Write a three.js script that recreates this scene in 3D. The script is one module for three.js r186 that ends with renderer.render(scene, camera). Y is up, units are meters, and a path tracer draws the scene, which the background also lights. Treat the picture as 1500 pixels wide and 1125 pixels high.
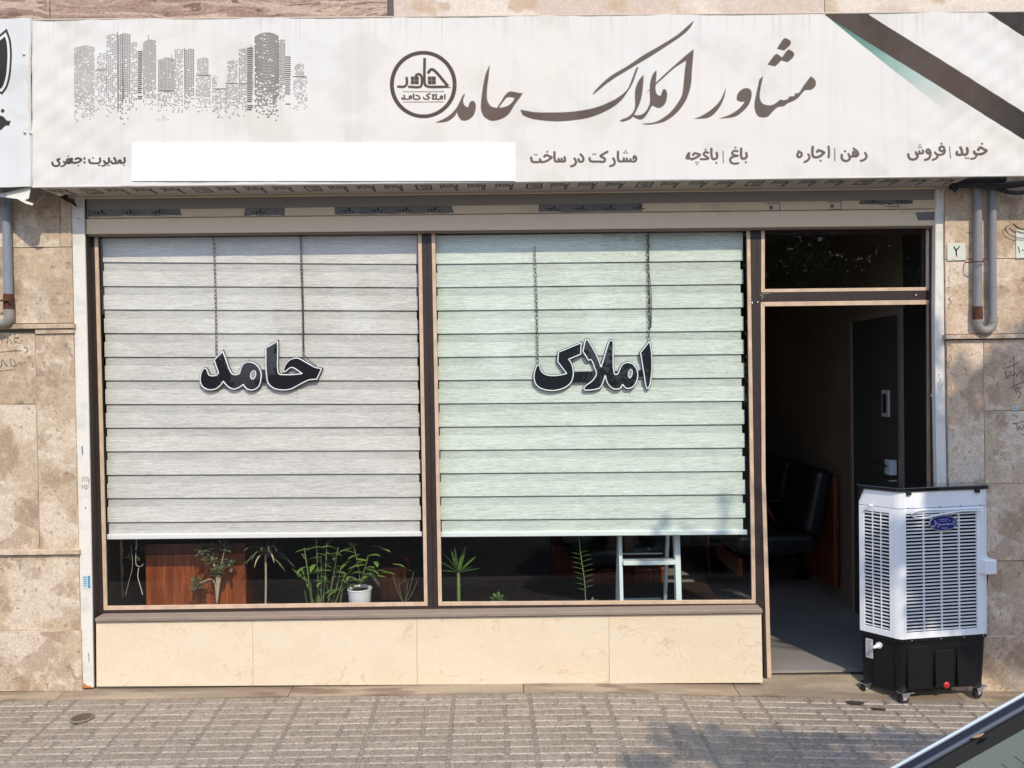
import * as THREE from 'three';
import { mergeGeometries } from 'three/addons/utils/BufferGeometryUtils.js';
import { ConvexGeometry } from 'three/addons/geometries/ConvexGeometry.js';
import { RoundedBoxGeometry } from 'three/addons/geometries/RoundedBoxGeometry.js';

// ---------- camera, sky, sun, exposure ----------
const scene = new THREE.Scene();
const EYE = [0, 1.68, 4.1], F = 1100;                       // metres; focal length in pixels of the 1500 px wide photograph
const camera = new THREE.PerspectiveCamera(2 * Math.atan(562.5 / F) * 180 / Math.PI, 4 / 3, 0.05, 400);
camera.position.set(...EYE);
camera.rotation.order = 'YXZ';
camera.rotation.set(-0.010, -0.005, -0.0135);
camera.updateMatrixWorld(true);
const renderer = new THREE.WebGLRenderer({ antialias: true });
renderer.toneMapping = THREE.LinearToneMapping;
renderer.toneMappingExposure = 1.0;
renderer.shadowMap.enabled = true;
const SUN = new THREE.Vector3(0.24, 0.70, 0.67).normalize();  // from high in front of the shop, a little to the right
const sun = new THREE.DirectionalLight(new THREE.Color(1.0, 0.885, 0.71), 3.35);
sun.position.copy(SUN).multiplyScalar(20);
sun.castShadow = true;
sun.shadow.radius = 1.1;
sun.shadow.mapSize.set(4096, 4096);
Object.assign(sun.shadow.camera, { left: -9, right: 9, top: 9, bottom: -9, near: 1, far: 60 });
scene.add(sun); scene.add(sun.target);
// hazy clear sky, paler and warmer towards the horizon
{
  const w = 256, h = 128, d = new Float32Array(w * h * 4);
  for (let y = 0; y < h; y++) for (let x = 0; x < w; x++) {
    const e = (y + 0.5) / h * Math.PI - Math.PI / 2, t = Math.pow(Math.max(0, Math.sin(e)), 0.55), o = (y * w + x) * 4, lo = [1.16, 1.22, 1.33], hi = [0.62, 0.88, 1.46], g = [0.3, 0.27, 0.24];
    for (let c = 0; c < 3; c++) d[o + c] = e > 0 ? lo[c] + (hi[c] - lo[c]) * t : g[c];
    d[o + 3] = 1;
  }
  const t = new THREE.DataTexture(d, w, h, THREE.RGBAFormat, THREE.FloatType); t.mapping = THREE.EquirectangularReflectionMapping; t.magFilter = t.minFilter = THREE.LinearFilter; t.colorSpace = THREE.LinearSRGBColorSpace; t.needsUpdate = true;
  scene.background = t; scene.environment = t;
}

// ---------- helpers ----------
let seed = 20177;
const rnd = () => { seed = (seed + 0x6d2b79f5) | 0; let t = Math.imul(seed ^ (seed >>> 15), 1 | seed); t = (t + Math.imul(t ^ (t >>> 7), 61 | t)) ^ t; return ((t ^ (t >>> 14)) >>> 0) / 4294967296; };
const rr = (a, b) => a + (b - a) * rnd();
const V = (x, y, z) => new THREE.Vector3(x, y, z);
const V2 = (x, y) => new THREE.Vector2(x, y);
const lerp = (a, b, t) => a + (b - a) * t;
const clamp = (x, a, b) => Math.min(b, Math.max(a, x));
function ray(px, py) { return V((px - 750) / F, -(py - 562.5) / F, -1).applyQuaternion(camera.quaternion); }
// where a surveyed point of the photograph lies on the plane z = const / y = const / x = const (metres)
function at(px, py, z = 0) { const d = ray(px, py), t = (z - EYE[2]) / d.z; return V(EYE[0] + d.x * t, EYE[1] + d.y * t, z); }
function atY(px, py, y) { const d = ray(px, py), t = (y - EYE[1]) / d.y; return V(EYE[0] + d.x * t, y, EYE[2] + d.z * t); }
function atX(px, py, x) { const d = ray(px, py), t = (x - EYE[0]) / d.x; return V(x, EYE[1] + d.y * t, EYE[2] + d.z * t); }

const taken = {};
function numbered(n) { taken[n] = (taken[n] ?? -1) + 1; return taken[n] ? n + '_' + String(taken[n]).padStart(3, '0') : n; }
function shadows(o) { o.castShadow = o.receiveShadow = true; return o; }
function thing(name, label, category, pos = [0, 0, 0], group) {
  const g = new THREE.Group(); g.name = numbered(name); g.position.set(...pos); g.userData = { label, category };
  if (group) g.userData.group = group;
  scene.add(g); return g;
}
function structure(name, label, category, pos = [0, 0, 0]) { const g = thing(name, label, category, pos); g.userData.kind = 'structure'; return g; }
// a part whose geometry is given in world metres; the parents are moved but not turned
function part(name, geo, mat, parent) {
  const p = V(0, 0, 0); for (let o = parent; o && o !== scene; o = o.parent) p.add(o.position);
  geo.translate(-p.x, -p.y, -p.z);
  const m = shadows(new THREE.Mesh(geo, mat)); m.name = name; parent.add(m); return m;
}
// a part whose geometry is given in its parent's own axes
function own(name, geo, mat, parent) { const m = shadows(new THREE.Mesh(geo, mat)); m.name = name; parent.add(m); return m; }
function clean(g) { const h = g.index ? g.toNonIndexed() : g; for (const k of Object.keys(h.attributes)) if (!['position', 'normal', 'uv'].includes(k)) h.deleteAttribute(k); return h; }
function merge(list) { return mergeGeometries(list.map(clean), false); }
function uvShift(g, u = rr(0, 9), v = rr(0, 9)) { const a = g.attributes.uv; for (let i = 0; i < a.count; i++) a.setXY(i, a.getX(i) + u, a.getY(i) + v); return g; }
function extr(pts, z, depth, b = 0.0015, hole) {           // flat outline in x, y; front face at z, thickness depth
  const s = pts instanceof THREE.Shape ? pts : new THREE.Shape(pts);
  if (hole) s.holes.push(new THREE.Path(hole));
  const g = new THREE.ExtrudeGeometry(s, { depth: depth - 2 * b, bevelEnabled: b > 0, bevelSize: b, bevelThickness: b, bevelOffset: -b, bevelSegments: 1, curveSegments: 8 });
  g.translate(0, 0, z - depth + b); return g;
}
function prism(px, z, depth, b = 0.0015, grow = 0) {        // a slab whose front outline is surveyed in the photograph
  const q = px.map(([x, y]) => { const p = at(x, y, z); return V2(p.x, p.y); });
  if (grow) { const c = q.reduce((s, p) => s.add(p), V2(0, 0)).divideScalar(q.length); q.forEach((p) => { p.x += Math.sign(p.x - c.x) * grow; p.y += Math.sign(p.y - c.y) * grow; }); }
  if (THREE.ShapeUtils.isClockWise(q)) q.reverse();
  return uvShift(extr(q, z, depth, b));
}
const box = (x0, x1, y0, y1, z0, z1, b = 0) => {
  const w = x1 - x0, h = y1 - y0, d = z1 - z0, g = b ? new RoundedBoxGeometry(w, h, d, 2, b) : new THREE.BoxGeometry(w, h, d);
  g.translate((x0 + x1) / 2, (y0 + y1) / 2, (z0 + z1) / 2);
  const P = g.attributes.position, Nn = g.attributes.normal, U = g.attributes.uv;
  for (let i = 0; i < P.count; i++) {
    const ax = Math.abs(Nn.getX(i)), ay = Math.abs(Nn.getY(i)), az = Math.abs(Nn.getZ(i));
    if (az >= ax && az >= ay) U.setXY(i, P.getX(i), P.getY(i)); else if (ay >= ax) U.setXY(i, P.getX(i), P.getZ(i)); else U.setXY(i, P.getZ(i), P.getY(i));
  }
  return g;
};
const tube = (pts, r, n = 24, m = 8) => new THREE.TubeGeometry(new THREE.CatmullRomCurve3(pts, false, 'centripetal'), n, r, m, false);
function rod(a, b, r0, r1 = r0, m = 8) {
  const d = b.clone().sub(a), g = new THREE.CylinderGeometry(r1, r0, d.length(), m, 1);
  g.applyQuaternion(new THREE.Quaternion().setFromUnitVectors(V(0, 1, 0), d.clone().normalize())); g.translate((a.x + b.x) / 2, (a.y + b.y) / 2, (a.z + b.z) / 2); return g;
}
// smooth closed outline; a point repeated ([x, y, 1]) is a sharp corner
function outline(pts, steps = 5) {
  const list = []; for (const p of pts) { list.push(p); if (p[2]) list.push(p); }
  const n = list.length, out = [];
  for (let i = 0; i < n; i++) {
    const [a, b, c, d] = [list[(i + n - 1) % n], list[i], list[(i + 1) % n], list[(i + 2) % n]];
    if (b[0] === c[0] && b[1] === c[1]) continue;
    for (let k = 0; k < steps; k++) {
      const t = k / steps, f = (j) => 0.5 * (2 * b[j] + (c[j] - a[j]) * t + (2 * a[j] - 5 * b[j] + 4 * c[j] - d[j]) * t * t + (3 * b[j] - a[j] - 3 * c[j] + d[j]) * t * t * t);
      out.push([f(0), f(1)]);
    }
  }
  return out;
}
// a brush stroke on the plane z: ribbon of half width w (metres) through points [x, y]
function ribbon(pts, w, z) {
  const c = new THREE.CatmullRomCurve3(pts.map(([x, y]) => V(x, y, 0)), false, 'centripetal'), n = Math.max(2, pts.length * 4), P = [], I = [];
  const c0 = pts.length === 2 ? new THREE.LineCurve3(V(pts[0][0], pts[0][1], 0), V(pts[1][0], pts[1][1], 0)) : c;
  for (let i = 0; i <= n; i++) {
    const p = c0.getPoint(i / n), t = c0.getTangent(i / n), k = w * (0.75 + 0.25 * Math.sin(i * 2.1));
    P.push(p.x - t.y * k, p.y + t.x * k, z, p.x + t.y * k, p.y - t.x * k, z);
    if (i < n) { const o = i * 2; I.push(o, o + 1, o + 2, o + 1, o + 3, o + 2); }
  }
  const g = new THREE.BufferGeometry(); g.setAttribute('position', new THREE.Float32BufferAttribute(P, 3)); g.setIndex(I); g.computeVertexNormals();
  g.setAttribute('uv', new THREE.Float32BufferAttribute(new Float32Array(P.length / 3 * 2), 2)); return g;
}

// ---------- textures ----------
const hash = (x, y, s) => { let h = Math.imul(x, 374761393) ^ Math.imul(y, 668265263) ^ Math.imul(s, 974634777); h = Math.imul(h ^ (h >>> 13), 1274126177); return ((h ^ (h >>> 16)) >>> 0) / 4294967296; };
function vnoise(x, y, p, q, s) {                            // value noise, periods p and q cells
  const ix = Math.floor(x), iy = Math.floor(y), fx = x - ix, fy = y - iy, u = fx * fx * (3 - 2 * fx), v = fy * fy * (3 - 2 * fy), m = (a, b) => ((a % b) + b) % b;
  const x0 = m(ix, p), x1 = m(ix + 1, p), y0 = m(iy, q), y1 = m(iy + 1, q);
  return lerp(lerp(hash(x0, y0, s), hash(x1, y0, s), u), lerp(hash(x0, y1, s), hash(x1, y1, s), u), v);
}
function fbm(u, v, p, q, oct, s, gain = 0.5) { let a = 0, w = 1, t = 0; for (let i = 0; i < oct; i++) { a += w * vnoise(u * p, v * q, p, q, s + i * 17); t += w; w *= gain; p *= 2; q *= 2; } return a / t; }
const mix3 = (a, b, t) => [lerp(a[0], b[0], t), lerp(a[1], b[1], t), lerp(a[2], b[2], t)];
function makeTex(w, h, metresW, metresH, f, srgb = true) {
  const d = new Uint8Array(w * h * 4);
  for (let y = 0; y < h; y++) for (let x = 0; x < w; x++) {
    const c = f(x / w, y / h), o = (y * w + x) * 4; d[o] = clamp(c[0], 0, 255); d[o + 1] = clamp(c[1], 0, 255); d[o + 2] = clamp(c[2], 0, 255); d[o + 3] = 255;
  }
  const t = new THREE.DataTexture(d, w, h, THREE.RGBAFormat); t.wrapS = t.wrapT = THREE.RepeatWrapping; t.magFilter = THREE.LinearFilter; t.minFilter = THREE.LinearMipmapLinearFilter; t.generateMipmaps = true;
  if (srgb) t.colorSpace = THREE.SRGBColorSpace;
  t.repeat.set(1 / metresW, 1 / metresH); t.needsUpdate = true; return t;
}
const grey = (v) => [v, v, v];
const ss = (a, b, x) => { const t = clamp((x - a) / (b - a), 0, 1); return t * t * (3 - 2 * t); };
// weathered beige stone: blotches, brown stains, fine grain
function stoneTex(base, light, dark, stain, s) {
  return makeTex(1024, 1024, 1.7, 1.7, (u, v) => {
    const warp = fbm(u, v, 6, 6, 4, s + 90) - 0.5, big = fbm(u + warp * 0.1, v + warp * 0.1, 7, 7, 6, s, 0.6), mid = fbm(u + warp * 0.03, v, 26, 26, 5, s + 5, 0.62), fine = fbm(u, v, 230, 230, 2, s + 9), patch = fbm(u + warp * 0.15, v, 6, 7, 6, s + 31, 0.64);
    let c = mix3(base, light, ss(0.47, 0.57, big)); c = mix3(c, dark, ss(0.51, 0.64, patch) * 0.42 + ss(0.5, 0.68, mid) * 0.3); c = mix3(c, stain, ss(0.585, 0.67, fbm(u + warp * 0.08, v, 9, 9, 6, s + 61, 0.62)) * 0.34);
    c = mix3(c, [112, 92, 74], ss(0.76, 0.86, fbm(u, v, 80, 70, 2, s + 73)) * 0.4); c = mix3(c, light, ss(0.62, 0.8, fbm(u, v, 40, 34, 4, s + 83)) * 0.4);
    const k = 1 + (fine - 0.5) * 0.2 + (mid - 0.5) * 0.16; return [c[0] * k, c[1] * k, c[2] * k];
  });
}
const T = {};
T.stone = stoneTex([196, 175, 148], [216, 199, 177], [168, 145, 119], [132, 106, 84], 3);
T.stoneBump = makeTex(512, 512, 0.85, 0.85, (u, v) => grey(255 * fbm(u, v, 24, 24, 5, 77, 0.7)), false);
T.travertine = makeTex(1024, 512, 2.2, 0.7, (u, v) => { const w = fbm(u, v, 4, 6, 4, 5) * 0.35, b = fbm(u, v + w, 3, 26, 5, 8, 0.62), f = fbm(u, v, 200, 120, 2, 2), h = ss(0.66, 0.74, fbm(u, v + w, 30, 60, 3, 41)); let c = mix3([150, 122, 106], [196, 172, 152], ss(0.35, 0.66, b)); c = mix3(c, [104, 82, 72], h * 0.7); const k = 1 + (f - 0.5) * 0.3; return [c[0] * k, c[1] * k, c[2] * k]; });
T.pink = makeTex(1024, 512, 2.4, 1.2, (u, v) => { const b = fbm(u, v, 7, 4, 5, 15, 0.62), s = ss(0.6, 0.72, fbm(u, v, 14, 8, 5, 36)); let c = mix3([205, 186, 170], [222, 208, 194], ss(0.4, 0.62, b)); c = mix3(c, [186, 158, 128], s * 0.7); const k = 1 + (fbm(u, v, 240, 120, 2, 4) - 0.5) * 0.12; return [c[0] * k, c[1] * k, c[2] * k]; });
T.cream = makeTex(1024, 1024, 1.3, 1.3, (u, v) => {
  const w = fbm(u, v, 4, 4, 4, 120) - 0.5, n = fbm(u + w * 0.15, v + w * 0.5, 4, 11, 4, 130), vein = 1 - ss(0, 0.018, Math.abs(n - 0.5)), b = fbm(u, v, 9, 14, 5, 140);
  let c = mix3([238, 221, 193], [240, 225, 199], ss(0.4, 0.6, b)); c = mix3(c, [205, 172, 128], vein * 0.35 * ss(0.4, 0.6, fbm(u, v, 7, 7, 3, 150))); c = mix3(c, [218, 186, 138], ss(0.58, 0.75, fbm(u, v, 12, 30, 5, 160)) * 0.03);
  const k = 1 + (fbm(u, v, 220, 220, 2, 170) - 0.5) * 0.06; return [c[0] * k, c[1] * k, c[2] * k];
});
T.granite = makeTex(1024, 1024, 1.2, 1.2, (u, v) => {
  const big = fbm(u, v, 5, 5, 4, 210), g1 = fbm(u, v, 90, 110, 3, 220, 0.7), g2 = vnoise(u * 300, v * 190, 300, 190, 230);
  let c = mix3([158, 144, 129], [170, 156, 141], ss(0.35, 0.65, big)); c = mix3(c, [104, 93, 85], ss(0.52, 0.72, g1) * 0.5); c = mix3(c, [204, 192, 178], ss(0.8, 0.97, g2) * 0.3);
  const k = 1 + (g2 - 0.5) * 0.18; return [c[0] * k, c[1] * k, c[2] * k];
});
T.graniteBump = makeTex(512, 512, 0.5, 0.5, (u, v) => grey(255 * fbm(u, v, 60, 40, 3, 250, 0.7)), false);
T.slab = makeTex(1024, 512, 2.0, 1.0, (u, v) => { const b = fbm(u, v, 4, 14, 5, 260, 0.6), f = fbm(u, v, 260, 200, 2, 270), d = ss(0.55, 0.72, fbm(u, v, 6, 10, 5, 272)); let c = mix3([158, 138, 116], [184, 164, 138], ss(0.35, 0.65, b)); c = mix3(c, [120, 98, 80], d * 0.7); const k = 1 + (f - 0.5) * 0.14; return [c[0] * k, c[1] * k, c[2] * k]; });
T.fabric = makeTex(1024, 1024, 1.2, 0.6, (u, v) => { const s = fbm(u, v, 16, 300, 3, 310, 0.7), t = fbm(u, v, 60, 420, 2, 320), b = fbm(u, v, 3, 5, 3, 330); const k = 0.93 + (s - 0.5) * 0.3 + (t - 0.5) * 0.2 + (b - 0.5) * 0.08; return [238 * k, 236 * k, 231 * k]; });
T.wood = makeTex(512, 512, 0.8, 0.8, (u, v) => { const g = fbm(u, v, 40, 3, 4, 410, 0.6), f = fbm(u, v, 180, 8, 2, 420); const c = mix3([134, 66, 30], [170, 94, 48], ss(0.3, 0.7, g)), k = 1 + (f - 0.5) * 0.3; return [c[0] * k, c[1] * k, c[2] * k]; });
T.scratch = makeTex(512, 512, 0.5, 0.5, (u, v) => { const a = fbm(u, v, 200, 6, 3, 510, 0.7), d = fbm(u, v, 8, 8, 5, 520), k = 0.96 + (a - 0.5) * 0.14 + (d - 0.5) * 0.2; return grey(235 * k); });
T.dirt = makeTex(512, 512, 1.0, 1.0, (u, v) => { const d = fbm(u, v, 7, 9, 5, 610, 0.6), f = fbm(u, v, 120, 120, 2, 620); const k = 1 - ss(0.55, 0.75, d) * 0.06 - (f - 0.5) * 0.05; return [246 * k, 244 * k, 238 * k]; });
T.plaster = makeTex(512, 512, 2, 2, (u, v) => grey(190 + 50 * (fbm(u, v, 6, 6, 5, 710) - 0.5)));
T.asphalt = makeTex(512, 512, 1.5, 1.5, (u, v) => grey(58 + 50 * (fbm(u, v, 90, 90, 3, 810) - 0.5)));
T.bark = makeTex(256, 512, 0.5, 1, (u, v) => { const n = fbm(u, v, 20, 6, 4, 910, 0.6); return mix3([52, 42, 34], [118, 100, 82], n); });

const mat = (o) => new THREE.MeshStandardMaterial({ roughness: 0.7, ...o });
const phys = (o) => new THREE.MeshPhysicalMaterial({ roughness: 0.5, ...o });
const lin = (r, g, b) => new THREE.Color().setRGB(r, g, b);
const M = {
  stone: mat({ map: T.stone, bumpMap: T.stoneBump, bumpScale: 0.0016, roughness: 0.75 }),
  stoneCool: mat({ map: T.stone, color: lin(1.08, 1.06, 1.07), bumpMap: T.stoneBump, bumpScale: 0.0016, roughness: 0.75 }),
  travertine: mat({ map: T.travertine, roughness: 0.7 }), pink: mat({ map: T.pink, roughness: 0.6 }),
  cream: phys({ map: T.cream, color: lin(0.93, 0.91, 0.89), roughness: 0.32 }), sill: mat({ map: T.dirt, color: lin(0.33, 0.26, 0.215), roughness: 0.6 }), mortar: mat({ color: lin(0.3, 0.27, 0.23), roughness: 0.95, bumpMap: T.stoneBump, bumpScale: 0.002 }),
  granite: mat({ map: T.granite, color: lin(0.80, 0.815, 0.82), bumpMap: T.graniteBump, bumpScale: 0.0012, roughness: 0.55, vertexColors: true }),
  bed: mat({ map: T.granite, color: lin(0.69, 0.69, 0.68), roughness: 0.85 }), slab: phys({ map: T.slab, color: lin(0.78, 0.8, 0.82), roughness: 0.42 }),
  brown: phys({ map: T.scratch, color: lin(0.044, 0.028, 0.023), roughness: 0.5 }), bead: phys({ map: T.scratch, color: lin(0.82, 0.6, 0.42), roughness: 0.45 }),
  white: mat({ map: T.dirt, color: lin(0.86, 0.84, 0.8), roughness: 0.5 }), shutter: mat({ map: T.dirt, color: lin(0.80, 0.67, 0.49), roughness: 0.5 }), film: mat({ map: T.scratch, color: lin(0.2, 0.19, 0.18), roughness: 0.6 }),
  soffit: mat({ map: T.scratch, color: lin(0.42, 0.4, 0.38), roughness: 0.55 }),
  fabricLeft: mat({ map: T.fabric, color: lin(0.925, 0.935, 0.905), roughness: 0.9 }), fabricRight: mat({ map: T.fabric, color: lin(0.97, 1.0, 0.955), roughness: 0.9 }), rail: phys({ color: lin(0.83, 0.83, 0.8), roughness: 0.35 }),
  glass: phys({ color: lin(0.97, 0.97, 0.97), transmission: 1, thickness: 0, roughness: 0.0, ior: 1.52 }), greenGlass: phys({ color: lin(0.945, 1.0, 0.98), transmission: 1, thickness: 0, roughness: 0.0, ior: 1.52 }),
  signBlack: phys({ color: lin(0.008, 0.008, 0.014), roughness: 0.6, specularIntensity: 0.5 }), signRim: mat({ color: lin(0.018, 0.02, 0.035), roughness: 0.5 }), tubeWhite: mat({ color: lin(0.93, 0.93, 0.93), roughness: 0.4 }),
  chain: mat({ color: lin(0.14, 0.12, 0.1), roughness: 0.4, metalness: 0.7 }), cable: mat({ color: lin(0.02, 0.02, 0.02), roughness: 0.6 }),
  pipe: mat({ map: T.dirt, color: lin(0.27, 0.27, 0.3), roughness: 0.5 }), rust: mat({ map: T.bark, color: lin(1, 0.5, 0.4), roughness: 0.9 }), pipeGrey: mat({ map: T.dirt, color: lin(0.3, 0.28, 0.26), roughness: 0.6 }),
  plate: mat({ map: T.dirt, color: lin(0.74, 0.77, 0.7), roughness: 0.5 }), ink: mat({ color: lin(0.02, 0.025, 0.02), roughness: 0.7 }), pencil: mat({ color: lin(0.07, 0.055, 0.045), roughness: 0.9 }),
  plaster: mat({ map: T.plaster, color: lin(0.42, 0.31, 0.2), roughness: 0.9 }), ceilingMat: mat({ map: T.plaster, color: lin(0.5, 0.47, 0.42) }), floorMat: phys({ map: T.plaster, color: lin(0.5, 0.46, 0.43), roughness: 0.4 }),
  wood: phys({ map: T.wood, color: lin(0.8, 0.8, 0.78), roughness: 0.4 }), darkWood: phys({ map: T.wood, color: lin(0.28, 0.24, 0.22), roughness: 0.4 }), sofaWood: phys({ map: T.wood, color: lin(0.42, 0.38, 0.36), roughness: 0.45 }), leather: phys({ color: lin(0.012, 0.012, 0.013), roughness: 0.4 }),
  alu: phys({ color: lin(0.82, 0.85, 0.84), roughness: 0.35 }), asphalt: mat({ map: T.asphalt, roughness: 0.9 }), bark: mat({ map: T.bark, roughness: 0.95 }),
  potWhite: phys({ color: lin(0.8, 0.8, 0.8), roughness: 0.3 }), potDark: mat({ color: lin(0.05, 0.03, 0.02) }), soil: mat({ color: lin(0.03, 0.02, 0.015), roughness: 1 }),
  leafBright: phys({ color: lin(0.17, 0.3, 0.05), roughness: 0.5, transmission: 0.25, thickness: 0 }), leafMid: phys({ color: lin(0.1, 0.19, 0.045), roughness: 0.55, transmission: 0.2, thickness: 0 }), leafDull: phys({ color: lin(0.13, 0.14, 0.07), roughness: 0.7 }), stem: mat({ color: lin(0.2, 0.22, 0.09) }), stemPale: mat({ color: lin(0.42, 0.36, 0.24) }),
  crown: phys({ color: lin(0.06, 0.11, 0.03), roughness: 0.6, transmission: 0.3, thickness: 0 }), farCrown: mat({ color: lin(0.04, 0.07, 0.025), roughness: 0.8 }),
  coolerWhite: phys({ color: lin(0.88, 0.89, 0.90), roughness: 0.28, clearcoat: 0.3, clearcoatRoughness: 0.15 }), coolerBlack: phys({ color: lin(0.006, 0.006, 0.007), roughness: 0.5, specularIntensity: 0.6 }), lid: phys({ color: lin(0.006, 0.006, 0.008), roughness: 0.06, clearcoat: 1, clearcoatRoughness: 0.03 }), pad: mat({ color: lin(0.16, 0.085, 0.075), roughness: 0.95, map: T.bark }),
  chrome: phys({ color: lin(0.75, 0.75, 0.76), metalness: 1, roughness: 0.25 }), rubber: mat({ color: lin(0.012, 0.012, 0.012), roughness: 0.7 }), red: phys({ color: lin(0.5, 0.02, 0.025), roughness: 0.35 }), navy: phys({ color: lin(0.01, 0.012, 0.17), roughness: 0.3 }), paper: mat({ color: lin(0.62, 0.62, 0.6) }), inkBlue: mat({ color: lin(0.05, 0.3, 0.5) }), greyPrint: mat({ color: lin(0.25, 0.25, 0.25) }),
  paint: phys({ color: lin(0.5, 0.55, 0.6), metalness: 0.5, roughness: 0.3, clearcoat: 1, clearcoatRoughness: 0.05 }), seal: phys({ color: lin(0.010, 0.014, 0.028), roughness: 0.6, specularIntensity: 0.6 }), trim: phys({ color: lin(0.09, 0.1, 0.125), roughness: 0.35 }), frit: phys({ color: lin(0.008, 0.009, 0.009), roughness: 0.2, specularIntensity: 0.45 }), carGlass: phys({ color: lin(0.06, 0.095, 0.07), roughness: 0.03, ior: 1.6, clearcoat: 1, clearcoatRoughness: 0.02 }),
  hemCloth: mat({ map: T.dirt, color: lin(0.72, 0.7, 0.66), roughness: 0.8 }), orange: mat({ color: lin(0.55, 0.2, 0.06), roughness: 0.9 }),  // hem cloth a little greyer than the banner
};
// ground height: level in front of the windows, falling gently to the right and towards the road
const gy = (x, z) => -0.036 * Math.max(0, x - 0.25) * ss(-0.3, 1.2, x) - 0.042 * Math.max(0, z - 0.02);

// ---------- ground ----------
function sheet(x0, x1, z0, z1, nx, nz, y, dy = 0) {
  const g = new THREE.PlaneGeometry(x1 - x0, z1 - z0, nx, nz); g.rotateX(-Math.PI / 2); g.translate((x0 + x1) / 2, 0, (z0 + z1) / 2);
  const P = g.attributes.position, U = g.attributes.uv; for (let i = 0; i < P.count; i++) { const x = P.getX(i), z = P.getZ(i); P.setY(i, (y ? y(x, z) : 0) + dy); U.setXY(i, x, z); }
  g.computeVertexNormals(); return g;
}
const KERB = 2.45;
{
  const pave = structure('pavement', 'beige grey pavement of narrow ribbed stone bars in front of the shop', 'pavement', [0, 0, 0]);
  part('paving_bed', sheet(-9, 9, 0.118, KERB, 90, 24, gy, -0.0052), M.bed, pave);
  // ribbed tiles: 0.4 m modules, rows of bars whose cross gaps step from a third to two thirds
  const ROW = 0.0592, MOD = 0.4, Z0 = 0.122, GAPX = 0.017;
  const barGeo = (len) => {
    const w = len - GAPX, d = ROW - 0.004, h = 0.0042, b = 0.0046, g0 = new THREE.BoxGeometry(w, h, d, 1, 1, 1), P0 = [];
    const t = [[-w / 2 + b, d / -2 + b * 0.5], [w / 2 - b, d / -2 + b * 0.5], [w / 2 - b, d / 2 - b], [-w / 2 + b, d / 2 - b]], o = [[-w / 2, -d / 2], [w / 2, -d / 2], [w / 2, d / 2], [-w / 2, d / 2]];
    const pos = [], col = [], uv = [], quad = (a, b1, c, e, ca) => { for (const p of [a, b1, c, a, c, e]) { pos.push(...p); uv.push(p[0], p[2]); col.push(...ca); } };
    const top = t.map(([x, z]) => [x, h, z]), bot = o.map(([x, z]) => [x, 0, z]), sunEdge = [1.36, 1.33, 1.28], plain = [0.97, 0.96, 0.95], side = [0.86, 0.84, 0.82];  // front bevel painted lighter to stand in for its sunlit line
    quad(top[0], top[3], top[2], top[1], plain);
    for (let i = 0; i < 4; i++) { const j = (i + 1) % 4; quad(top[i], top[j], bot[j], bot[i], i === 2 ? sunEdge : side); }
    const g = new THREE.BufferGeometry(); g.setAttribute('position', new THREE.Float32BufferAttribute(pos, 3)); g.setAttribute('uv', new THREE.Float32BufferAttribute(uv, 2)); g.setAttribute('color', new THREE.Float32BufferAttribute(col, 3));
    g.computeVertexNormals(); return g;
  };
  const variants = {}, pick = (key, len) => { const a = (variants[key] ??= Array.from({ length: 6 }, () => uvShift(barGeo(len)))); return a[Math.floor(rnd() * 6)]; };
  const tones = [1, 0.97, 1.03, 0.985, 1.015].map((k) => { const m = M.granite.clone(); m.color = lin(k * 0.80, k * 0.81, k * 0.81); return m; });
  const rest = [];
  for (let r = 0; r < Math.floor((KERB - 0.14 - Z0) / ROW); r++) for (let c = -13; c < 13; c++) {
    const z = Z0 + (r + 0.5) * ROW, x0 = 0.09 + c * MOD + 0.03 * (z - 0.12), first = r % 3 === 1 ? 1 / 3 : 2 / 3;
    for (const [a, b] of [[0, first], [first, 1]]) {
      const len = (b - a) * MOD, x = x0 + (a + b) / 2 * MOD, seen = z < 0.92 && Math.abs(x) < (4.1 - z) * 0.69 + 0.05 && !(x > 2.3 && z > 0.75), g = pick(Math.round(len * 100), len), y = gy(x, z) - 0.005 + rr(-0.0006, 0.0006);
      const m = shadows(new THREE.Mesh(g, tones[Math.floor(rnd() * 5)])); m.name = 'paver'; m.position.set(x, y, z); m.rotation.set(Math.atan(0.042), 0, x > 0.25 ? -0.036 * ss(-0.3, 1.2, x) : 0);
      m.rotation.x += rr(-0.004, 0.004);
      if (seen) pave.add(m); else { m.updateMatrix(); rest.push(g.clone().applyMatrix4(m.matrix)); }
    }
  }
  const far = shadows(new THREE.Mesh(mergeGeometries(rest, false), M.granite)); far.name = 'paver_field'; far.userData.kind = 'stuff'; pave.add(far);
  part('kerb', box(-9, 9, -0.26, gy(0, KERB) + 0.004, KERB - 0.14, KERB, 0.012), M.sill, pave);
  for (const [px, py, rx] of [[1286, 1041, 0.035], [1254, 1034, 0.05]]) { const p = atY(px, py, -0.075), g = new THREE.CircleGeometry(rx, 14); const P = g.attributes.position; for (let i = 1; i < P.count; i++) { const k = 0.6 + 0.7 * hash(i % 14, px, 5); P.setXY(i, P.getX(i) * k, P.getY(i) * k * 0.5); } g.rotateX(-Math.PI / 2); g.translate(p.x, 0, p.z); const Q = g.attributes.position; for (let i = 0; i < Q.count; i++) Q.setY(i, gy(Q.getX(i), Q.getZ(i)) + 0.0035); part('dark_stain', g, mat({ color: lin(0.06, 0.045, 0.035), roughness: 0.4 }), pave); }

  // smooth stone strip along the foot of the facade
  const strip = structure('step_strip', 'smooth tan stone strip at the foot of the shopfront', 'stone strip');
  const xs = [-9, at(99, 1010).x, at(430, 1010).x, at(766, 1010).x, at(1074, 1010).x, at(1392, 1010).x, 9];
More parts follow.
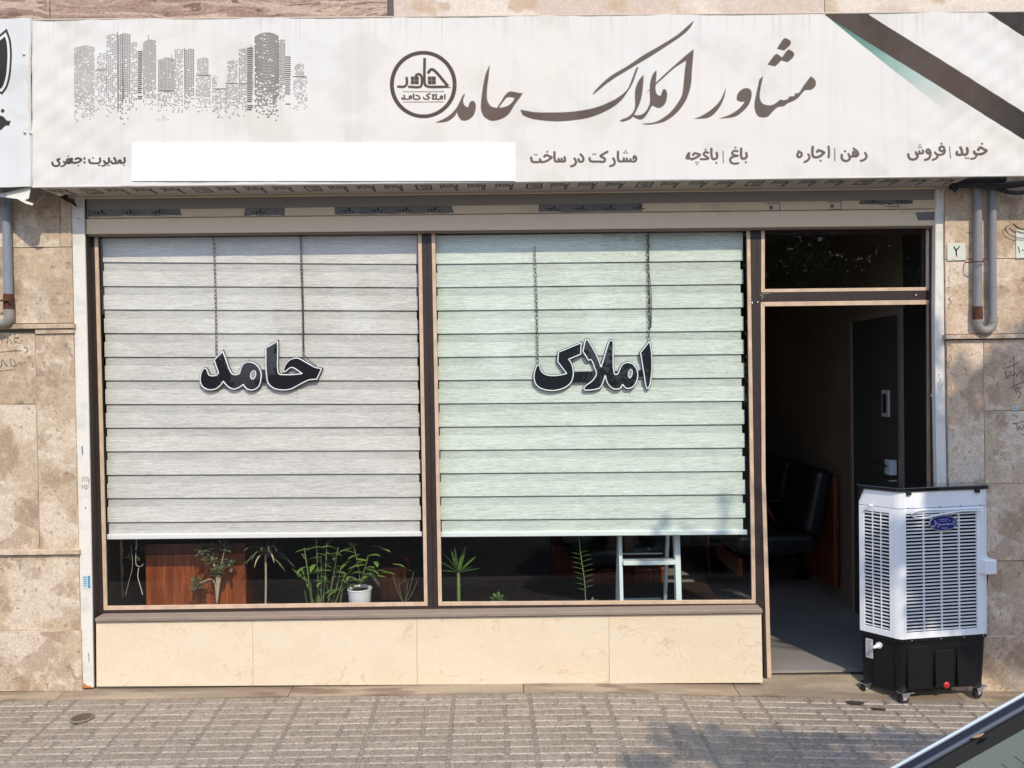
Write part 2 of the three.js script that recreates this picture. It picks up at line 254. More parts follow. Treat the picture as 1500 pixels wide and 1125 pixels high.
  for (let i = 0; i + 1 < xs.length; i++) {
    const g = new THREE.BoxGeometry(xs[i + 1] - xs[i] - 0.004, 0.03, 0.32, 12, 1, 8); g.translate((xs[i] + xs[i + 1]) / 2, -0.015, -0.04);
    const P = g.attributes.position, U = g.attributes.uv; for (let k = 0; k < P.count; k++) { U.setXY(k, P.getX(k), P.getZ(k) + i * 0.37); P.setX(k, P.getX(k) + 0.03 * P.getZ(k)); P.setY(k, P.getY(k) + gy(P.getX(k), P.getZ(k) + 0.02) * ss(-0.16, 0.05, P.getZ(k)) + 0.001); } g.computeVertexNormals();
    part('slab', g, M.slab, strip);
  }
  const road = shadows(new THREE.Mesh(sheet(-90, 90, KERB - 0.01, 13, 30, 6, null, -0.25), M.asphalt)); road.name = 'road'; road.userData = { kind: 'structure', label: 'dark asphalt road beyond the kerb', category: 'road' }; scene.add(road);
  const verge = shadows(new THREE.Mesh(sheet(-120, 120, 13, 120, 10, 10, null, -0.12), mat({ map: T.slab, color: lin(0.8, 0.75, 0.7), roughness: 0.95 }))); verge.name = 'ground'; verge.userData = { kind: 'structure', label: 'pale ground across the road', category: 'ground' }; scene.add(verge);
  const under = shadows(new THREE.Mesh(sheet(-120, 120, -120, KERB + 0.1, 4, 4, null, -0.5), M.asphalt)); under.name = 'terrain'; under.userData = { kind: 'structure', label: 'dark ground under and behind the shop', category: 'ground' }; scene.add(under);
  // small round cover
  const dc = atY(120, 1053, gy(-2.1, 0.35)), cap = thing('drain_cover', 'small round dark cover set in the pavement at the left', 'drain cover', [dc.x, gy(dc.x, dc.z) + 0.001, dc.z]);
  const cg = new THREE.CylinderGeometry(0.05, 0.052, 0.012, 28); own('lid', cg, mat({ map: T.slab, color: lin(0.3, 0.25, 0.22) }), cap); const rg = new THREE.TorusGeometry(0.052, 0.005, 6, 28); rg.rotateX(Math.PI / 2); rg.translate(0, 0.004, 0); own('rim', rg, M.bed, cap);
}

// ---------- stone walls beside, above and below the shopfront ----------
function stoneWall(name, label, slabs, backing, m) {
  const w = thing(name, label, 'wall', [backing[0], 0, 0]);
  part('wall_core', box(...backing), M.mortar, w);
  for (const [px, z = 0.010, depth = 0.03] of slabs) part('stone_slab', prism(px, z, depth, 0.0016, -0.0012), m, w);
  return w;
}
const Q = (x0, x1, y0, y1, tl = 0, sl = -0.0125) => [[x0 + (y0 - 600) * tl, y0], [x1 + (y0 - 600) * tl, y0 + (x1 - x0) * sl], [x1 + (y1 - 600) * tl, y1 + (x1 - x0) * sl], [x0 + (y1 - 600) * tl, y1]];
const xl = -3.9, leftWall = stoneWall('stone_wall', 'sunlit beige stone wall left of the white shutter post', [
  [[[-260, 236], [87, 236], [88, 362], [-260, 367]]], [[[88, 236], [104, 236], [105, 361.5], [88, 362]]],
  [[[-260, 367], [105, 362], [107.5, 473], [-260, 479]]],
  [[[-260, 479], [107.5, 473.5], [107.6, 481], [-260, 485]], 0.032, 0.05], [[[51, 482], [107.6, 481], [107.8, 488.5], [51, 489.5]], 0.022, 0.04],
  [[[-260, 487], [51, 487], [53.5, 592], [-260, 594]], 0.004], [[[-260, 594], [53.5, 592], [58, 806], [-260, 809]], 0.006],
  [[[51, 489.5], [107.8, 488.5], [115, 805], [58, 806]], 0.012],
  [[[-260, 809], [115, 805], [115.3, 812.5], [-260, 817.5]], 0.03, 0.05],
  [[[-260, 817.5], [115.3, 812.5], [118.5, 923.5], [-260, 927]]], [[[-260, 927], [118.5, 923.5], [120.5, 1012.5], [-260, 1015]], 0.016],
], [xl, at(110, 600).x, -0.2, 2.9, -0.25, -0.016], M.stone);
const rightWall = stoneWall('stone_wall', 'beige stone wall right of the doorway, shaded behind the air cooler', [
  [[[1384, 238], [1720, 236], [1720, 376], [1384, 380]], 0.016], [[[1384, 380], [1720, 376], [1720, 486], [1385.5, 490]], 0.014],
  [[[1385, 490], [1720, 486], [1720, 493], [1385, 497]], 0.036, 0.05],
  [[[1386.5, 498], [1441, 497.4], [1443, 709], [1390, 709.6]], 0.012], [[[1441, 497.4], [1720, 494], [1720, 599], [1442, 602]], 0.012], [[[1442, 602], [1720, 599], [1720, 706], [1443, 709]], 0.011],
  [[[1390, 709.6], [1720, 706], [1720, 819], [1391.5, 822.5]], 0.013], [[[1391.5, 823], [1720, 819.5], [1720, 929], [1392.5, 932.5]], 0.009], [[[1392.5, 932.5], [1720, 929], [1720, 1014], [1393.5, 1014]], 0.017],
], [at(1391, 600).x, 4.4, -0.3, 2.9, -0.25, -0.016], M.stoneCool);
{
  const up = thing('upper_wall', 'stone wall above the sign banner, brown travertine and pale pink slabs', 'wall', [-4.2, 2.6, 0]);
  part('wall_core', box(-4.6, 4.8, 2.62, 4.6, -0.25, -0.02), M.mortar, up);
  const a = at(568, 15).x, b = at(577, 15).x, y0 = at(500, 40).y, y1 = 4.6;
  for (const [x0, x1, m] of [[-4.6, -2.45, M.travertine], [-2.446, a, M.travertine], [b, at(1206, 10).x, M.pink], [at(1206, 10).x + 0.003, 4.8, M.pink]]) part('stone_slab', uvShift(extr([V2(x0, y0 - 0.5), V2(x1, y0 - 0.5), V2(x1, y1), V2(x0, y1)], 0.012, 0.03)), m, up);
  part('joint_strip', box(a + 0.002, b - 0.002, y0 - 0.5, y1, -0.02, 0.002), mat({ color: lin(0.12, 0.1, 0.1) }), up);

  const base = thing('window_base_wall', 'low wall of cream veined marble slabs under the two windows', 'wall', [0, 0, 0]);
  part('wall_core', box(at(142, 950).x, at(1114, 950).x, -0.05, at(700, 905, -0.02).y, -0.28, -0.012), M.mortar, base);
  const bx = [140.5, 370, 610.5, 892, 1115.5], ty = (x) => 911.5 - (x - 145) * 0.0134, by = (x) => 1006 - (x - 140) * 0.0058;
  for (let i = 0; i < 4; i++) { const x0 = bx[i], x1 = bx[i + 1]; part('marble_slab', prism([[x0, ty(x0)], [x1, ty(x1)], [x1 + (i === 3 ? 2 : 0.5), by(x1)], [x0 + 0.6, by(x0)]], 0.012, 0.026, 0.0012, -0.0006), M.cream, base); }
  part('return_slab', box(at(1115, 950).x - 0.022, at(1115, 950, 0.012).x + 0.004, -0.08, at(1115, 899, 0.012).y, -0.1, -0.0135, 0.002), M.cream, base);
  part('sill', prism([[139, 905.8], [1117, 892.6], [1117.5, 898.2], [139, 911.3]], 0.03, 0.1, 0.003), M.sill, base);
  const bits = []; for (let i = 0; i < 26; i++) { const x = rr(150, 1100), p = at(x, 905.5 - (x - 139) * 0.0134, -0.045), g = new THREE.IcosahedronGeometry(1, 0); g.scale(rr(0.006, 0.04), rr(0.002, 0.005), 0.006); g.translate(p.x, p.y + 0.001, -0.05); bits.push(g); }
  part('putty_scraps', merge(bits), mat({ color: lin(0.6, 0.55, 0.5), roughness: 0.9 }), base).userData.kind = 'stuff';
}
// handwriting on the stone
function scribble(wall, strokes, z, w, m, name = 'ink_scribble') { part(name, merge(strokes.map((s) => ribbon(s.map(([x, y]) => { const p = at(x, y, z); return [p.x, p.y]; }), w, z))), m, wall); }
{
  const L = (pts) => pts.map(([x, y]) => [x / 12.5, 470 + y / 12.5]);
  scribble(leftWall, [L([[-60, 310], [0, 300], [20, 350], [45, 390]]), L([[20, 345], [55, 330], [90, 295]]), L([[130, 425], [135, 300], [165, 330], [215, 420]]), L([[295, 235], [255, 270], [280, 305], [345, 300], [255, 330], [270, 375], [380, 410]]), L([[390, 380], [410, 345]]), L([[-250, 590], [0, 570], [200, 550], [400, 542]]), L([[430, 485], [500, 500], [505, 540], [450, 590]]),
    L([[-30, 860], [15, 840], [35, 710], [75, 770], [135, 830]]), L([[195, 680], [195, 810], [240, 825], [295, 800], [270, 740], [230, 700]]), L([[-250, 930], [0, 915], [230, 890]]), L([[330, 770], [380, 765]]), L([[430, 765], [470, 755]])], 0.0075, 0.0016, M.pencil);
  const R = (pts) => pts.map(([x, y]) => [1440 + x / 6.25, 480 + y / 6.25]);
  scribble(rightWall, [R([[280, 260], [285, 400], [280, 565]]), R([[185, 375], [260, 350], [325, 318]]), R([[245, 555], [310, 520], [420, 475]]), R([[205, 400], [225, 465], [240, 430]]), R([[245, 400], [265, 440], [300, 415], [310, 450], [345, 390], [375, 430], [400, 380]]), R([[245, 295], [260, 325]]), R([[300, 555], [305, 610]]), R([[300, 560], [345, 545], [320, 580], [350, 600], [325, 640]])], 0.0135, 0.002, M.pencil);
  scribble(rightWall, [R([[285, 880], [380, 855]]), R([[305, 875], [315, 940]]), R([[325, 940], [330, 900], [350, 935], [375, 890]]), R([[300, 800], [315, 830]]), R([[350, 980], [420, 975]])], 0.0125, 0.002, M.pencil);
  const K = (pts) => pts.map(([x, y]) => [1060 + x / 2.814, 300 + y / 2.814]);
  scribble(rightWall, [K([[935, 260], [930, 280]]), K([[932, 290], [928, 310], [935, 320]]), K([[935, 340], [922, 342], [922, 358]]), K([[935, 375], [928, 395]]), K([[925, 385], [938, 400], [925, 425], [938, 430]])], 0.0155, 0.0012, M.pencil);
  scribble(rightWall, [K([[925, 575], [945, 585], [930, 600]]), K([[930, 620], [940, 635], [925, 650]]), K([[935, 690], [945, 700]]), K([[930, 740], [940, 755], [932, 770]]), K([[940, 800], [932, 830]])], 0.0135, 0.0012, M.pencil);
  const st = at(1487, 598, 0.013); part('sticker', box(st.x - 0.016, st.x + 0.016, st.y - 0.011, st.y + 0.011, 0.0125, 0.0135), M.paper, rightWall); part('sticker_print', box(st.x - 0.009, st.x + 0.01, st.y - 0.003, st.y + 0.004, 0.0135, 0.0142), M.inkBlue, rightWall);
}

// ---------- sign banners ----------
const ZB = 0.20;
function clothSheet(px4, nx, nz, wrinkle) {                  // bilinear cloth between four surveyed corners (TL, TR, BR, BL)
  const [a, b, c, d] = px4.map(([x, y]) => at(x, y, ZB)), g = new THREE.PlaneGeometry(1, 1, nx, nz), P = g.attributes.position, U = g.attributes.uv;
  for (let i = 0; i < P.count; i++) { const u = U.getX(i), v = 1 - U.getY(i), x = lerp(lerp(a.x, b.x, u), lerp(d.x, c.x, u), v), y = lerp(lerp(a.y, b.y, u), lerp(d.y, c.y, u), v); P.setXYZ(i, x, y, ZB + wrinkle(x, y, u, v)); }
  g.computeVertexNormals(); return g;
}
function inverse(px4) { const [a, b, c, d] = px4.map(([x, y]) => at(x, y, ZB)); return (x, y) => { const p = at(x, y, ZB); let u = 0.5, v = 0.5; for (let k = 0; k < 6; k++) { const L = lerp(a.x, d.x, v), Rr = lerp(b.x, c.x, v); u = (p.x - L) / (Rr - L); const t = lerp(a.y, b.y, u), bo = lerp(d.y, c.y, u); v = (p.y - t) / (bo - t); } return [u, v]; }; }
function canvas(w, h) { const c = document.createElement('canvas'); c.width = w; c.height = h; return c; }
function canvasTex(c) { const t = new THREE.CanvasTexture(c); t.colorSpace = THREE.SRGBColorSpace; return t; }
const MAIN = [[47, 29], [1570, 16.2], [1570, 256.2], [47, 274]], SIDE = [[-330, 29], [46.5, 27.5], [46.5, 274], [-330, 278]];
const BROWN = '#695c54', DARK = '#51463f';
{
  const W = 2048, H = 336, c = canvas(W, H), g = c.getContext('2d'), inv = inverse(MAIN), map = (x, y) => { const [u, v] = inv(x, y); return [u * W, v * H]; }, S = W / 1523;
  g.fillStyle = '#e6e3dd'; g.fillRect(0, 0, W, H);
  const poly = (pts, fill) => { g.beginPath(); pts.forEach(([x, y], i) => { const p = map(x, y); i ? g.lineTo(...p) : g.moveTo(...p); }); g.closePath(); g.fillStyle = fill; g.fill(); };
  const shape = (ox, oy, k, pts, fill) => poly(outline(pts, 6).map(([x, y]) => [ox + x / k, oy + y / k]), fill);
  const brush = (ox, oy, k, w, pts, col = BROWN, cap = 'round') => {
    const cv = new THREE.CatmullRomCurve3(pts.map(([x, y]) => V(x, y, 0)), false, 'centripetal'), n = pts.length * 6; g.beginPath();
    for (let i = 0; i <= n; i++) { const p = pts.length === 2 ? V(lerp(pts[0][0], pts[1][0], i / n), lerp(pts[0][1], pts[1][1], i / n), 0) : cv.getPoint(i / n), q = map(ox + p.x / k, oy + p.y / k); i ? g.lineTo(...q) : g.moveTo(...q); }
    g.lineWidth = w / k * S; g.lineCap = cap; g.lineJoin = 'round'; g.strokeStyle = col; g.stroke();
  };
  const dot = (ox, oy, k, r, x, y, col = BROWN) => poly([[ox + x / k, oy + (y - r) / k], [ox + (x + r) / k, oy + y / k], [ox + x / k, oy + (y + r) / k], [ox + (x - r) / k, oy + y / k]], col);
  // print: teal wedge fading into the cloth, dark bands
  { const p0 = map(1225, 32), p1 = map(1385, 160), gr = g.createLinearGradient(p0[0], p0[1], p1[0], p1[1]); gr.addColorStop(0, '#44796c'); gr.addColorStop(0.45, '#8fb0a6'); gr.addColorStop(1, '#e6e3dd'); poly([[1209, 22], [1240, 22], [1460, 180], [1390, 166], [1300, 96]], gr); }
  { const p0 = map(1240, 20), p1 = map(1570, 250), gr = g.createLinearGradient(p0[0], p0[1], p1[0], p1[1]); gr.addColorStop(0, '#52463f'); gr.addColorStop(0.5, '#574941'); gr.addColorStop(0.75, '#35312f'); gr.addColorStop(1, '#262426'); poly([[1209, 15], [1209, 22.5], [1500, 204.5], [1570, 248], [1570, 208], [1273, 21.5], [1273, 10]], gr); }
  poly([[1441, 10], [1444, 17], [1500, 54], [1570, 98], [1570, 10]], '#38332f');
  // large calligraphy
  const A = (p) => shape(640, 20, 6.25, p, BROWN), B = (p) => shape(800, 20, 6.25, p, BROWN), C = (p) => shape(1000, 40, 7.143, p, BROWN);
  A([[-17, 998, 1], [60, 965], [120, 925], [180, 860], [225, 770], [245, 738, 1], [257, 738], [240, 790], [250, 835], [285, 858, 1], [300, 815], [325, 797], [350, 815], [355, 870], [335, 930], [290, 970], [240, 980], [205, 955], [182, 900, 1], [165, 935], [110, 980], [50, 997]]);
  A([[480, 475, 1], [445, 560], [420, 680], [405, 800], [405, 880], [430, 940], [480, 975], [530, 980], [600, 960], [660, 915], [715, 830], [770, 755], [787, 725, 1], [760, 728], [715, 718], [665, 715], [625, 745], [590, 800], [550, 862, 1], [500, 850], [470, 815], [458, 770], [460, 680], [475, 560], [483, 475, 1]]);
  shape(640, 20, 6.25, [[567, 862, 1], [603, 812], [648, 766], [712, 773, 1], [685, 815], [638, 848]], '#e6e3dd');
  B([[-235, 878, 1], [-225, 910], [-200, 938], [-100, 969], [80, 987], [250, 976], [400, 950], [550, 890], [660, 820], [730, 740], [790, 640], [820, 560], [845, 488, 1], [825, 500], [800, 560], [770, 640], [745, 690], [690, 745], [600, 800], [450, 860], [300, 890], [150, 903], [0, 905], [-100, 903], [-180, 890]]);
  B([[428, 745, 1], [440, 715], [500, 650], [600, 565], [750, 475], [900, 375], [1050, 290], [1200, 195], [1300, 110], [1350, 68, 1], [1345, 85], [1310, 140], [1240, 205], [1100, 300], [950, 395], [800, 485], [650, 575], [550, 645], [470, 710]]);
  B([[892, 560, 1], [850, 610], [820, 680], [812, 750], [815, 830], [810, 870], [790, 910], [750, 945], [700, 965], [675, 980], [685, 988], [720, 985], [770, 965], [800, 935], [830, 880], [860, 810], [880, 720], [888, 640]]);
  B([[1010, 518, 1], [980, 550], [955, 620], [947, 700], [950, 780], [945, 830], [920, 885], [880, 922], [830, 930], [800, 925, 1], [798, 945], [830, 962], [870, 970], [910, 940], [945, 885], [972, 846], [1010, 862], [1050, 860], [1090, 820], [1107, 750], [1098, 705], [1075, 692], [1058, 725], [1050, 752, 1], [1022, 745], [1003, 710], [1003, 640], [1010, 560]]);
  B([[1350, 325, 1], [1270, 390], [1180, 470], [1080, 560], [1003, 635], [910, 732, 1], [1003, 652], [1080, 582], [1180, 495], [1283, 430, 1], [1270, 520], [1258, 640], [1245, 740], [1210, 810], [1150, 890], [1080, 950], [990, 995], [870, 1008, 1], [930, 1018], [1000, 1010], [1080, 990], [1160, 940], [1230, 870], [1290, 770], [1325, 650], [1335, 520], [1345, 400]]);
  C([[455, 630, 1], [430, 690], [390, 770], [330, 835], [260, 890], [180, 935], [115, 958, 1], [200, 957], [270, 945], [330, 905], [390, 830], [435, 730]]);
  C([[370, 955, 1], [470, 925], [560, 875], [620, 820], [650, 778, 1], [610, 778], [572, 765], [568, 720], [595, 670], [640, 640], [690, 638], [720, 670], [718, 740], [690, 810], [640, 870], [560, 930], [470, 950]]);
  C([[843, 512, 1], [805, 545], [790, 610], [770, 700], [752, 800], [760, 880], [790, 930], [840, 945], [890, 935], [930, 895], [975, 850], [1010, 832], [1060, 825], [1100, 795], [1150, 775], [1200, 745], [1240, 700], [1280, 660], [1340, 655], [1385, 620], [1393, 570], [1370, 535], [1340, 513, 1], [1300, 565], [1260, 620], [1230, 670], [1200, 692], [1180, 690], [1165, 720], [1120, 725], [1095, 755], [1050, 762], [1020, 758], [980, 790], [930, 815], [870, 812], [830, 790], [808, 740], [810, 670], [825, 590]]);
  C([[1055, 122], [1100, 125], [1130, 155], [1115, 195], [1060, 245, 1], [985, 228, 1]]); C([[1095, 242], [1140, 250], [1165, 278], [1150, 320], [1095, 368, 1], [1022, 345, 1]]); C([[970, 285], [1015, 300], [1040, 325], [1010, 370], [965, 410, 1], [888, 390, 1]]);
  // round emblem: house shaped lettering in a ring
  { const E = (w, pts, col = DARK, cap = 'butt') => brush(560, 65, 9.377, w, pts, col, cap), ring = []; for (let i = 0; i <= 40; i++) ring.push([563 + 431 * Math.cos(i * Math.PI / 20), 553 + 436 * Math.sin(i * Math.PI / 20)]);
    E(54, ring, DARK); E(36, [[582, 188], [580, 500], [590, 560], [640, 582], [900, 582]]); E(40, [[625, 400], [680, 345], [905, 575]]); shape(560, 65, 9.377, [[860, 565, 1], [955, 598, 1], [620, 598, 1], [625, 570, 1]], DARK);
    E(34, [[335, 450], [335, 550], [300, 582], [205, 582]]); E(34, [[355, 584], [520, 584], [538, 560], [538, 440], [510, 412], [470, 420], [462, 450]]);
    for (const [x, y] of [[393, 442], [627, 442]]) { poly([[x, y], [x + 108, y], [x + 108, y + 108], [x, y + 108]].map(([a, b]) => [560 + a / 9.377, 65 + b / 9.377]), DARK); E(5, [[x + 50, y], [x + 50, y + 108]], '#b9b3ac'); E(5, [[x, y + 52], [x + 108, y + 52]], '#b9b3ac'); }
    E(8, [[285, 652], [850, 650]]); E(8, [[285, 793], [850, 791]]);
    const t = (w, p) => E(w, p, DARK, 'round'); t(20, [[860, 690], [858, 750]]); t(20, [[820, 748], [825, 712], [800, 715], [800, 748], [745, 748], [742, 685]]); t(20, [[745, 748], [690, 748], [718, 690]]); t(20, [[690, 690], [705, 720]]); t(20, [[655, 675], [610, 705], [645, 730], [630, 750], [575, 748], [565, 730]]);
    t(20, [[465, 700], [500, 712], [515, 745], [435, 748], [430, 685]]); t(20, [[395, 748], [400, 712], [375, 715], [372, 748], [310, 748], [300, 700]]); t(20, [[310, 750], [270, 750], [275, 738]]); }
  // small lettering
  { const k = 9.375, w = 37, X = (q, wd = w) => brush(1310, 195, k, wd, q);   // buying | selling
    X([[1150, 232], [1180, 198], [1225, 222], [1265, 240]]); X([[1262, 246], [1215, 282], [1150, 292], [1100, 278], [1095, 255]]); X([[1105, 270], [1125, 310], [1100, 345], [1052, 356]], 28); dot(1310, 195, k, 20, 1205, 147);
    X([[998, 208], [1005, 262], [982, 296], [935, 290]]); X([[905, 198], [928, 250], [925, 290], [880, 300], [855, 290], [858, 262]]); dot(1310, 195, k, 17, 982, 344); dot(1310, 195, k, 17, 1014, 344); X([[758, 188], [767, 348]], 13);
    X([[690, 240], [672, 190], [628, 195], [622, 235], [660, 250], [690, 230], [682, 275], [640, 298], [580, 292], [556, 268]], 32); X([[575, 290], [592, 320], [570, 350], [525, 370]], 30); dot(1310, 195, k, 18, 645, 147);
    X([[490, 255], [462, 225], [436, 255], [465, 282], [490, 258], [488, 320], [465, 355], [420, 370]], 33);
    X([[388, 238], [392, 270], [365, 282], [345, 268], [340, 250]], 30); X([[352, 280], [310, 288], [292, 262]], 30); X([[300, 285], [318, 325], [285, 358], [235, 362], [200, 335], [192, 292]], 34); dot(1310, 195, k, 14, 350, 166); dot(1310, 195, k, 14, 335, 198); dot(1310, 195, k, 14, 367, 198); }
  { const k = 9.375, X = (q, wd = 35) => brush(1150, 195, k, wd, q);         // mortgage | rent
    X([[1100, 272], [1120, 318], [1095, 360], [1042, 382]], 32); X([[942, 215], [990, 250], [1005, 295], [975, 322], [935, 300], [940, 255], [975, 290], [940, 318], [890, 318], [870, 285]], 30); X([[885, 315], [890, 350], [850, 382], [800, 372], [780, 345], [778, 300]], 33); dot(1150, 195, k, 20, 822, 250); X([[681, 215], [682, 382]], 13);
    X([[595, 185], [602, 260], [598, 335]], 30); X([[440, 258], [455, 238], [500, 250], [535, 268]]); X([[532, 274], [490, 310], [450, 330], [400, 330], [378, 305], [375, 240], [378, 190]]); dot(1150, 195, k, 18, 488, 380); X([[318, 292], [335, 335], [310, 375], [265, 400]], 31); X([[185, 250], [225, 280], [222, 315], [190, 332], [168, 315], [178, 275]], 32); }
  { const k = 9.375, X = (q, wd = 33) => brush(980, 200, k, wd, q);          // garden | small garden
    X([[1062, 225], [1068, 275], [1045, 300], [1005, 300], [992, 270], [992, 165]]); dot(980, 200, k, 18, 1056, 352); X([[940, 200], [890, 198], [868, 235], [900, 255], [945, 262]], 30); X([[940, 265], [870, 280], [842, 315], [855, 355], [900, 372], [950, 366]], 31); dot(980, 200, k, 17, 913, 153); X([[744, 200], [746, 362]], 12);
    X([[655, 222], [662, 280], [635, 308], [600, 306], [586, 270], [582, 170]]); dot(980, 200, k, 18, 650, 362); X([[540, 222], [495, 215], [478, 245], [520, 280], [540, 300], [480, 312], [435, 310]], 31); dot(980, 200, k, 16, 503, 181); X([[330, 255], [350, 230], [390, 238], [425, 250], [375, 288], [310, 315]]); dot(980, 200, k, 13, 370, 355); dot(980, 200, k, 13, 400, 355); dot(980, 200, k, 13, 384, 385); X([[320, 312], [275, 290], [278, 225], [245, 270], [240, 300], [275, 305]], 28); }
  { const k = 7.895, X = (q, wd = 27) => brush(765, 200, k, wd, q);          // partnership in construction
    X([[1285, 255], [1300, 225], [1318, 255], [1305, 285], [1255, 285], [1252, 262]]); X([[1255, 285], [1215, 285], [1210, 255]]); X([[1215, 285], [1180, 285], [1175, 252]]); X([[1180, 286], [1120, 285], [1108, 250], [1108, 175]]); for (const [x, y] of [[1196, 168], [1180, 190], [1211, 190]]) dot(765, 200, k, 12, x, y); X([[1052, 252], [1070, 290], [1060, 325], [1018, 342]]);
    X([[985, 175], [935, 205], [905, 225], [955, 258], [950, 288], [880, 290], [820, 290], [785, 280], [778, 250]]); dot(765, 200, k, 12, 820, 205); dot(765, 200, k, 12, 845, 205); X([[675, 205], [705, 245], [700, 285], [660, 290], [650, 262]]); X([[605, 255], [622, 295], [605, 330], [565, 345]]);
    X([[490, 240], [492, 285], [460, 288], [455, 258]]); X([[460, 288], [425, 288], [420, 260]]); X([[425, 290], [388, 290], [374, 260], [372, 182]]); X([[255, 235], [275, 215], [310, 228], [340, 242]]); X([[335, 250], [280, 285], [220, 295], [205, 265]]); X([[215, 292], [160, 298], [115, 290], [102, 245]]); dot(765, 200, k, 14, 290, 178); dot(765, 200, k, 11, 145, 213); dot(765, 200, k, 11, 168, 213); }
  { const k = 10.71, X = (q, wd = 32) => brush(60, 215, k, wd, q, DARK);    // management line
    X([[1312, 175], [1316, 235], [1290, 255], [1255, 255], [1250, 215], [1222, 222], [1215, 255], [1180, 258]]); dot(60, 215, k, 17, 1306, 292); X([[1150, 175], [1175, 225], [1165, 258], [1120, 260], [1105, 235]]); X([[1065, 180], [1070, 235], [1040, 258], [1005, 250], [990, 225]]); X([[1000, 240], [1015, 275], [990, 298], [965, 302]], 26); for (const x of [1048, 1072]) dot(60, 215, k, 15, x, 292);
    X([[925, 180], [930, 235], [900, 258], [800, 258], [765, 245], [758, 205]]); for (const x of [906, 930]) dot(60, 215, k, 15, x, 294); for (const x of [808, 828]) dot(60, 215, k, 12, x, 176); dot(60, 215, k, 24, 685, 185); dot(60, 215, k, 24, 685, 245);
    X([[545, 195], [575, 180], [635, 205], [580, 245], [520, 255]]); dot(60, 215, k, 16, 585, 294); X([[520, 255], [478, 235], [490, 190], [450, 195], [485, 235], [440, 258]]); X([[440, 258], [405, 240], [415, 195], [445, 205], [430, 245], [385, 256], [355, 235]]); dot(60, 215, k, 15, 425, 148); X([[365, 240], [380, 270], [355, 295], [315, 305]], 27); X([[290, 190], [255, 205], [285, 250], [275, 290], [215, 300], [178, 275], [176, 245]]); }
  // printed skyline of small window dots
  const towers = [[109, 138, 66, 182, 2.0, 0.9, 0.55], [143, 155, 77, 102, 1.9, 0.7, 1], [140, 156, 102, 164, 2.1, 0.62, 0.5], [156, 172, 50, 180, 2.6, 0.8, 0.6], [173, 190, 49, 182, 2.7, 0.95, 0.6], [192, 200, 62, 166, 2.4, 0.7, 0.8], [202, 210, 75, 160, 3.0, 1, 0.6], [210, 229, 58, 164, 1.9, 1, 0.5], [232, 255, 84, 134, 2.0, 0.96, 1], [231, 256, 134, 178, 2.4, 0.5, 0.1], [256, 269, 71, 172, 2.5, 0.7, 0.6], [270, 285, 71, 160, 2.5, 0.95, 0.6], [289, 305, 84, 110, 2.1, 0.9, 1], [287, 309, 110, 165, 2.2, 0.75, 0.5], [311, 318, 110, 128, 2.3, 0.6, 1], [311, 331, 130, 174, 2.3, 0.6, 0.4], [333, 348, 88, 122, 2.2, 0.7, 1], [331, 349, 122, 174, 2.1, 0.8, 0.35], [350, 361, 71, 176, 2.4, 0.85, 0.6], [362, 372, 70, 168, 2.9, 1, 0.7], [373, 408, 48, 178, 2.2, 1, 0.5], [408, 418, 58, 150, 2.1, 1, 0.6], [418, 427, 83, 166, 3.0, 0.9, 0.6], [432, 446, 93, 112, 2.3, 0.7, 1], [430, 449, 112, 164, 2.3, 0.6, 0.35]];
  for (const [x0, x1, y0, y1, s, den, solid] of towers) {
    const wide = s >= 2.9, round = x1 - x0 > 34;
    for (let y = y0; y < y1; y += s) for (let x = x0; x < x1 - 0.5; x += wide ? (x1 - x0) : s) {
      const f = (y - y0) / (y1 - y0), keep = f < solid ? den : den * Math.pow(1 - (f - solid) / (1.001 - solid), 0.9); if (rnd() > keep * 1.08 || rnd() < 0.03) continue;
      const mid = (x0 + x1) / 2, slope = round ? 6 * Math.pow((x - mid) / (x1 - x0) * 2, 2) : wide ? 0 : Math.abs(x - lerp(x0, x1, 0.55)) * 0.28, yy = y + slope * (1 - f), h = s * (den > 0.9 ? 0.58 : 0.5), w = wide ? x1 - x0 - 1 - rnd() * 3 * f : round ? s * 0.98 : s * 0.64;
      poly([[x, yy], [x + w, yy], [x + w, yy + h], [x, yy + h]], den > 0.92 ? '#4e4742' : '#5f5852');
    }
  }
  for (const [x, y0, y1, w] of [[171.5, 46, 165, 0.9], [179, 49, 150, 0.9], [216.5, 51, 60, 0.7], [269.5, 70, 130, 1], [251, 80, 92, 0.6], [367.5, 66, 72, 0.7]]) poly([[x, y0], [x + w, y0], [x + w + 1, y1], [x + 1, y1]], '#5f5852');
  for (const [x0, x1, y] of [[232, 256, 133], [287, 309, 109.5], [311, 331, 129.5], [330, 348, 121.5], [350, 372, 122], [429, 449, 111.5], [140, 156, 102]]) poly([[x0, y], [x1, y], [x1, y + 1.4], [x0, y + 1.4]], '#6d665f');
  // weave, faint stains and the rain streaks below the top edge (matter with outlines of its own)
  const im = g.getImageData(0, 0, W, H), D = im.data;
  for (let y = 0; y < H; y++) for (let x = 0; x < W; x++) {
    const o = (y * W + x) * 4, u = x / W, v = y / H, weave = ((x & 1) ^ (y & 1)) * 3, stain = ss(0.55, 0.72, fbm(u, v, 26, 5, 4, 1010)) * 7, streak = ss(0.6, 0.72, vnoise(u * 500, 0.5, 500, 4, 1020)) * ss(0.3, 0.0, v + 0.2 * vnoise(u * 130, 3, 130, 8, 1030)) * 11, warm = (fbm(u, v, 14, 3, 3, 1040) - 0.5) * 12, line = ss(0.7, 0.8, vnoise(u * 260, v * 2, 260, 8, 1050)) * 3;
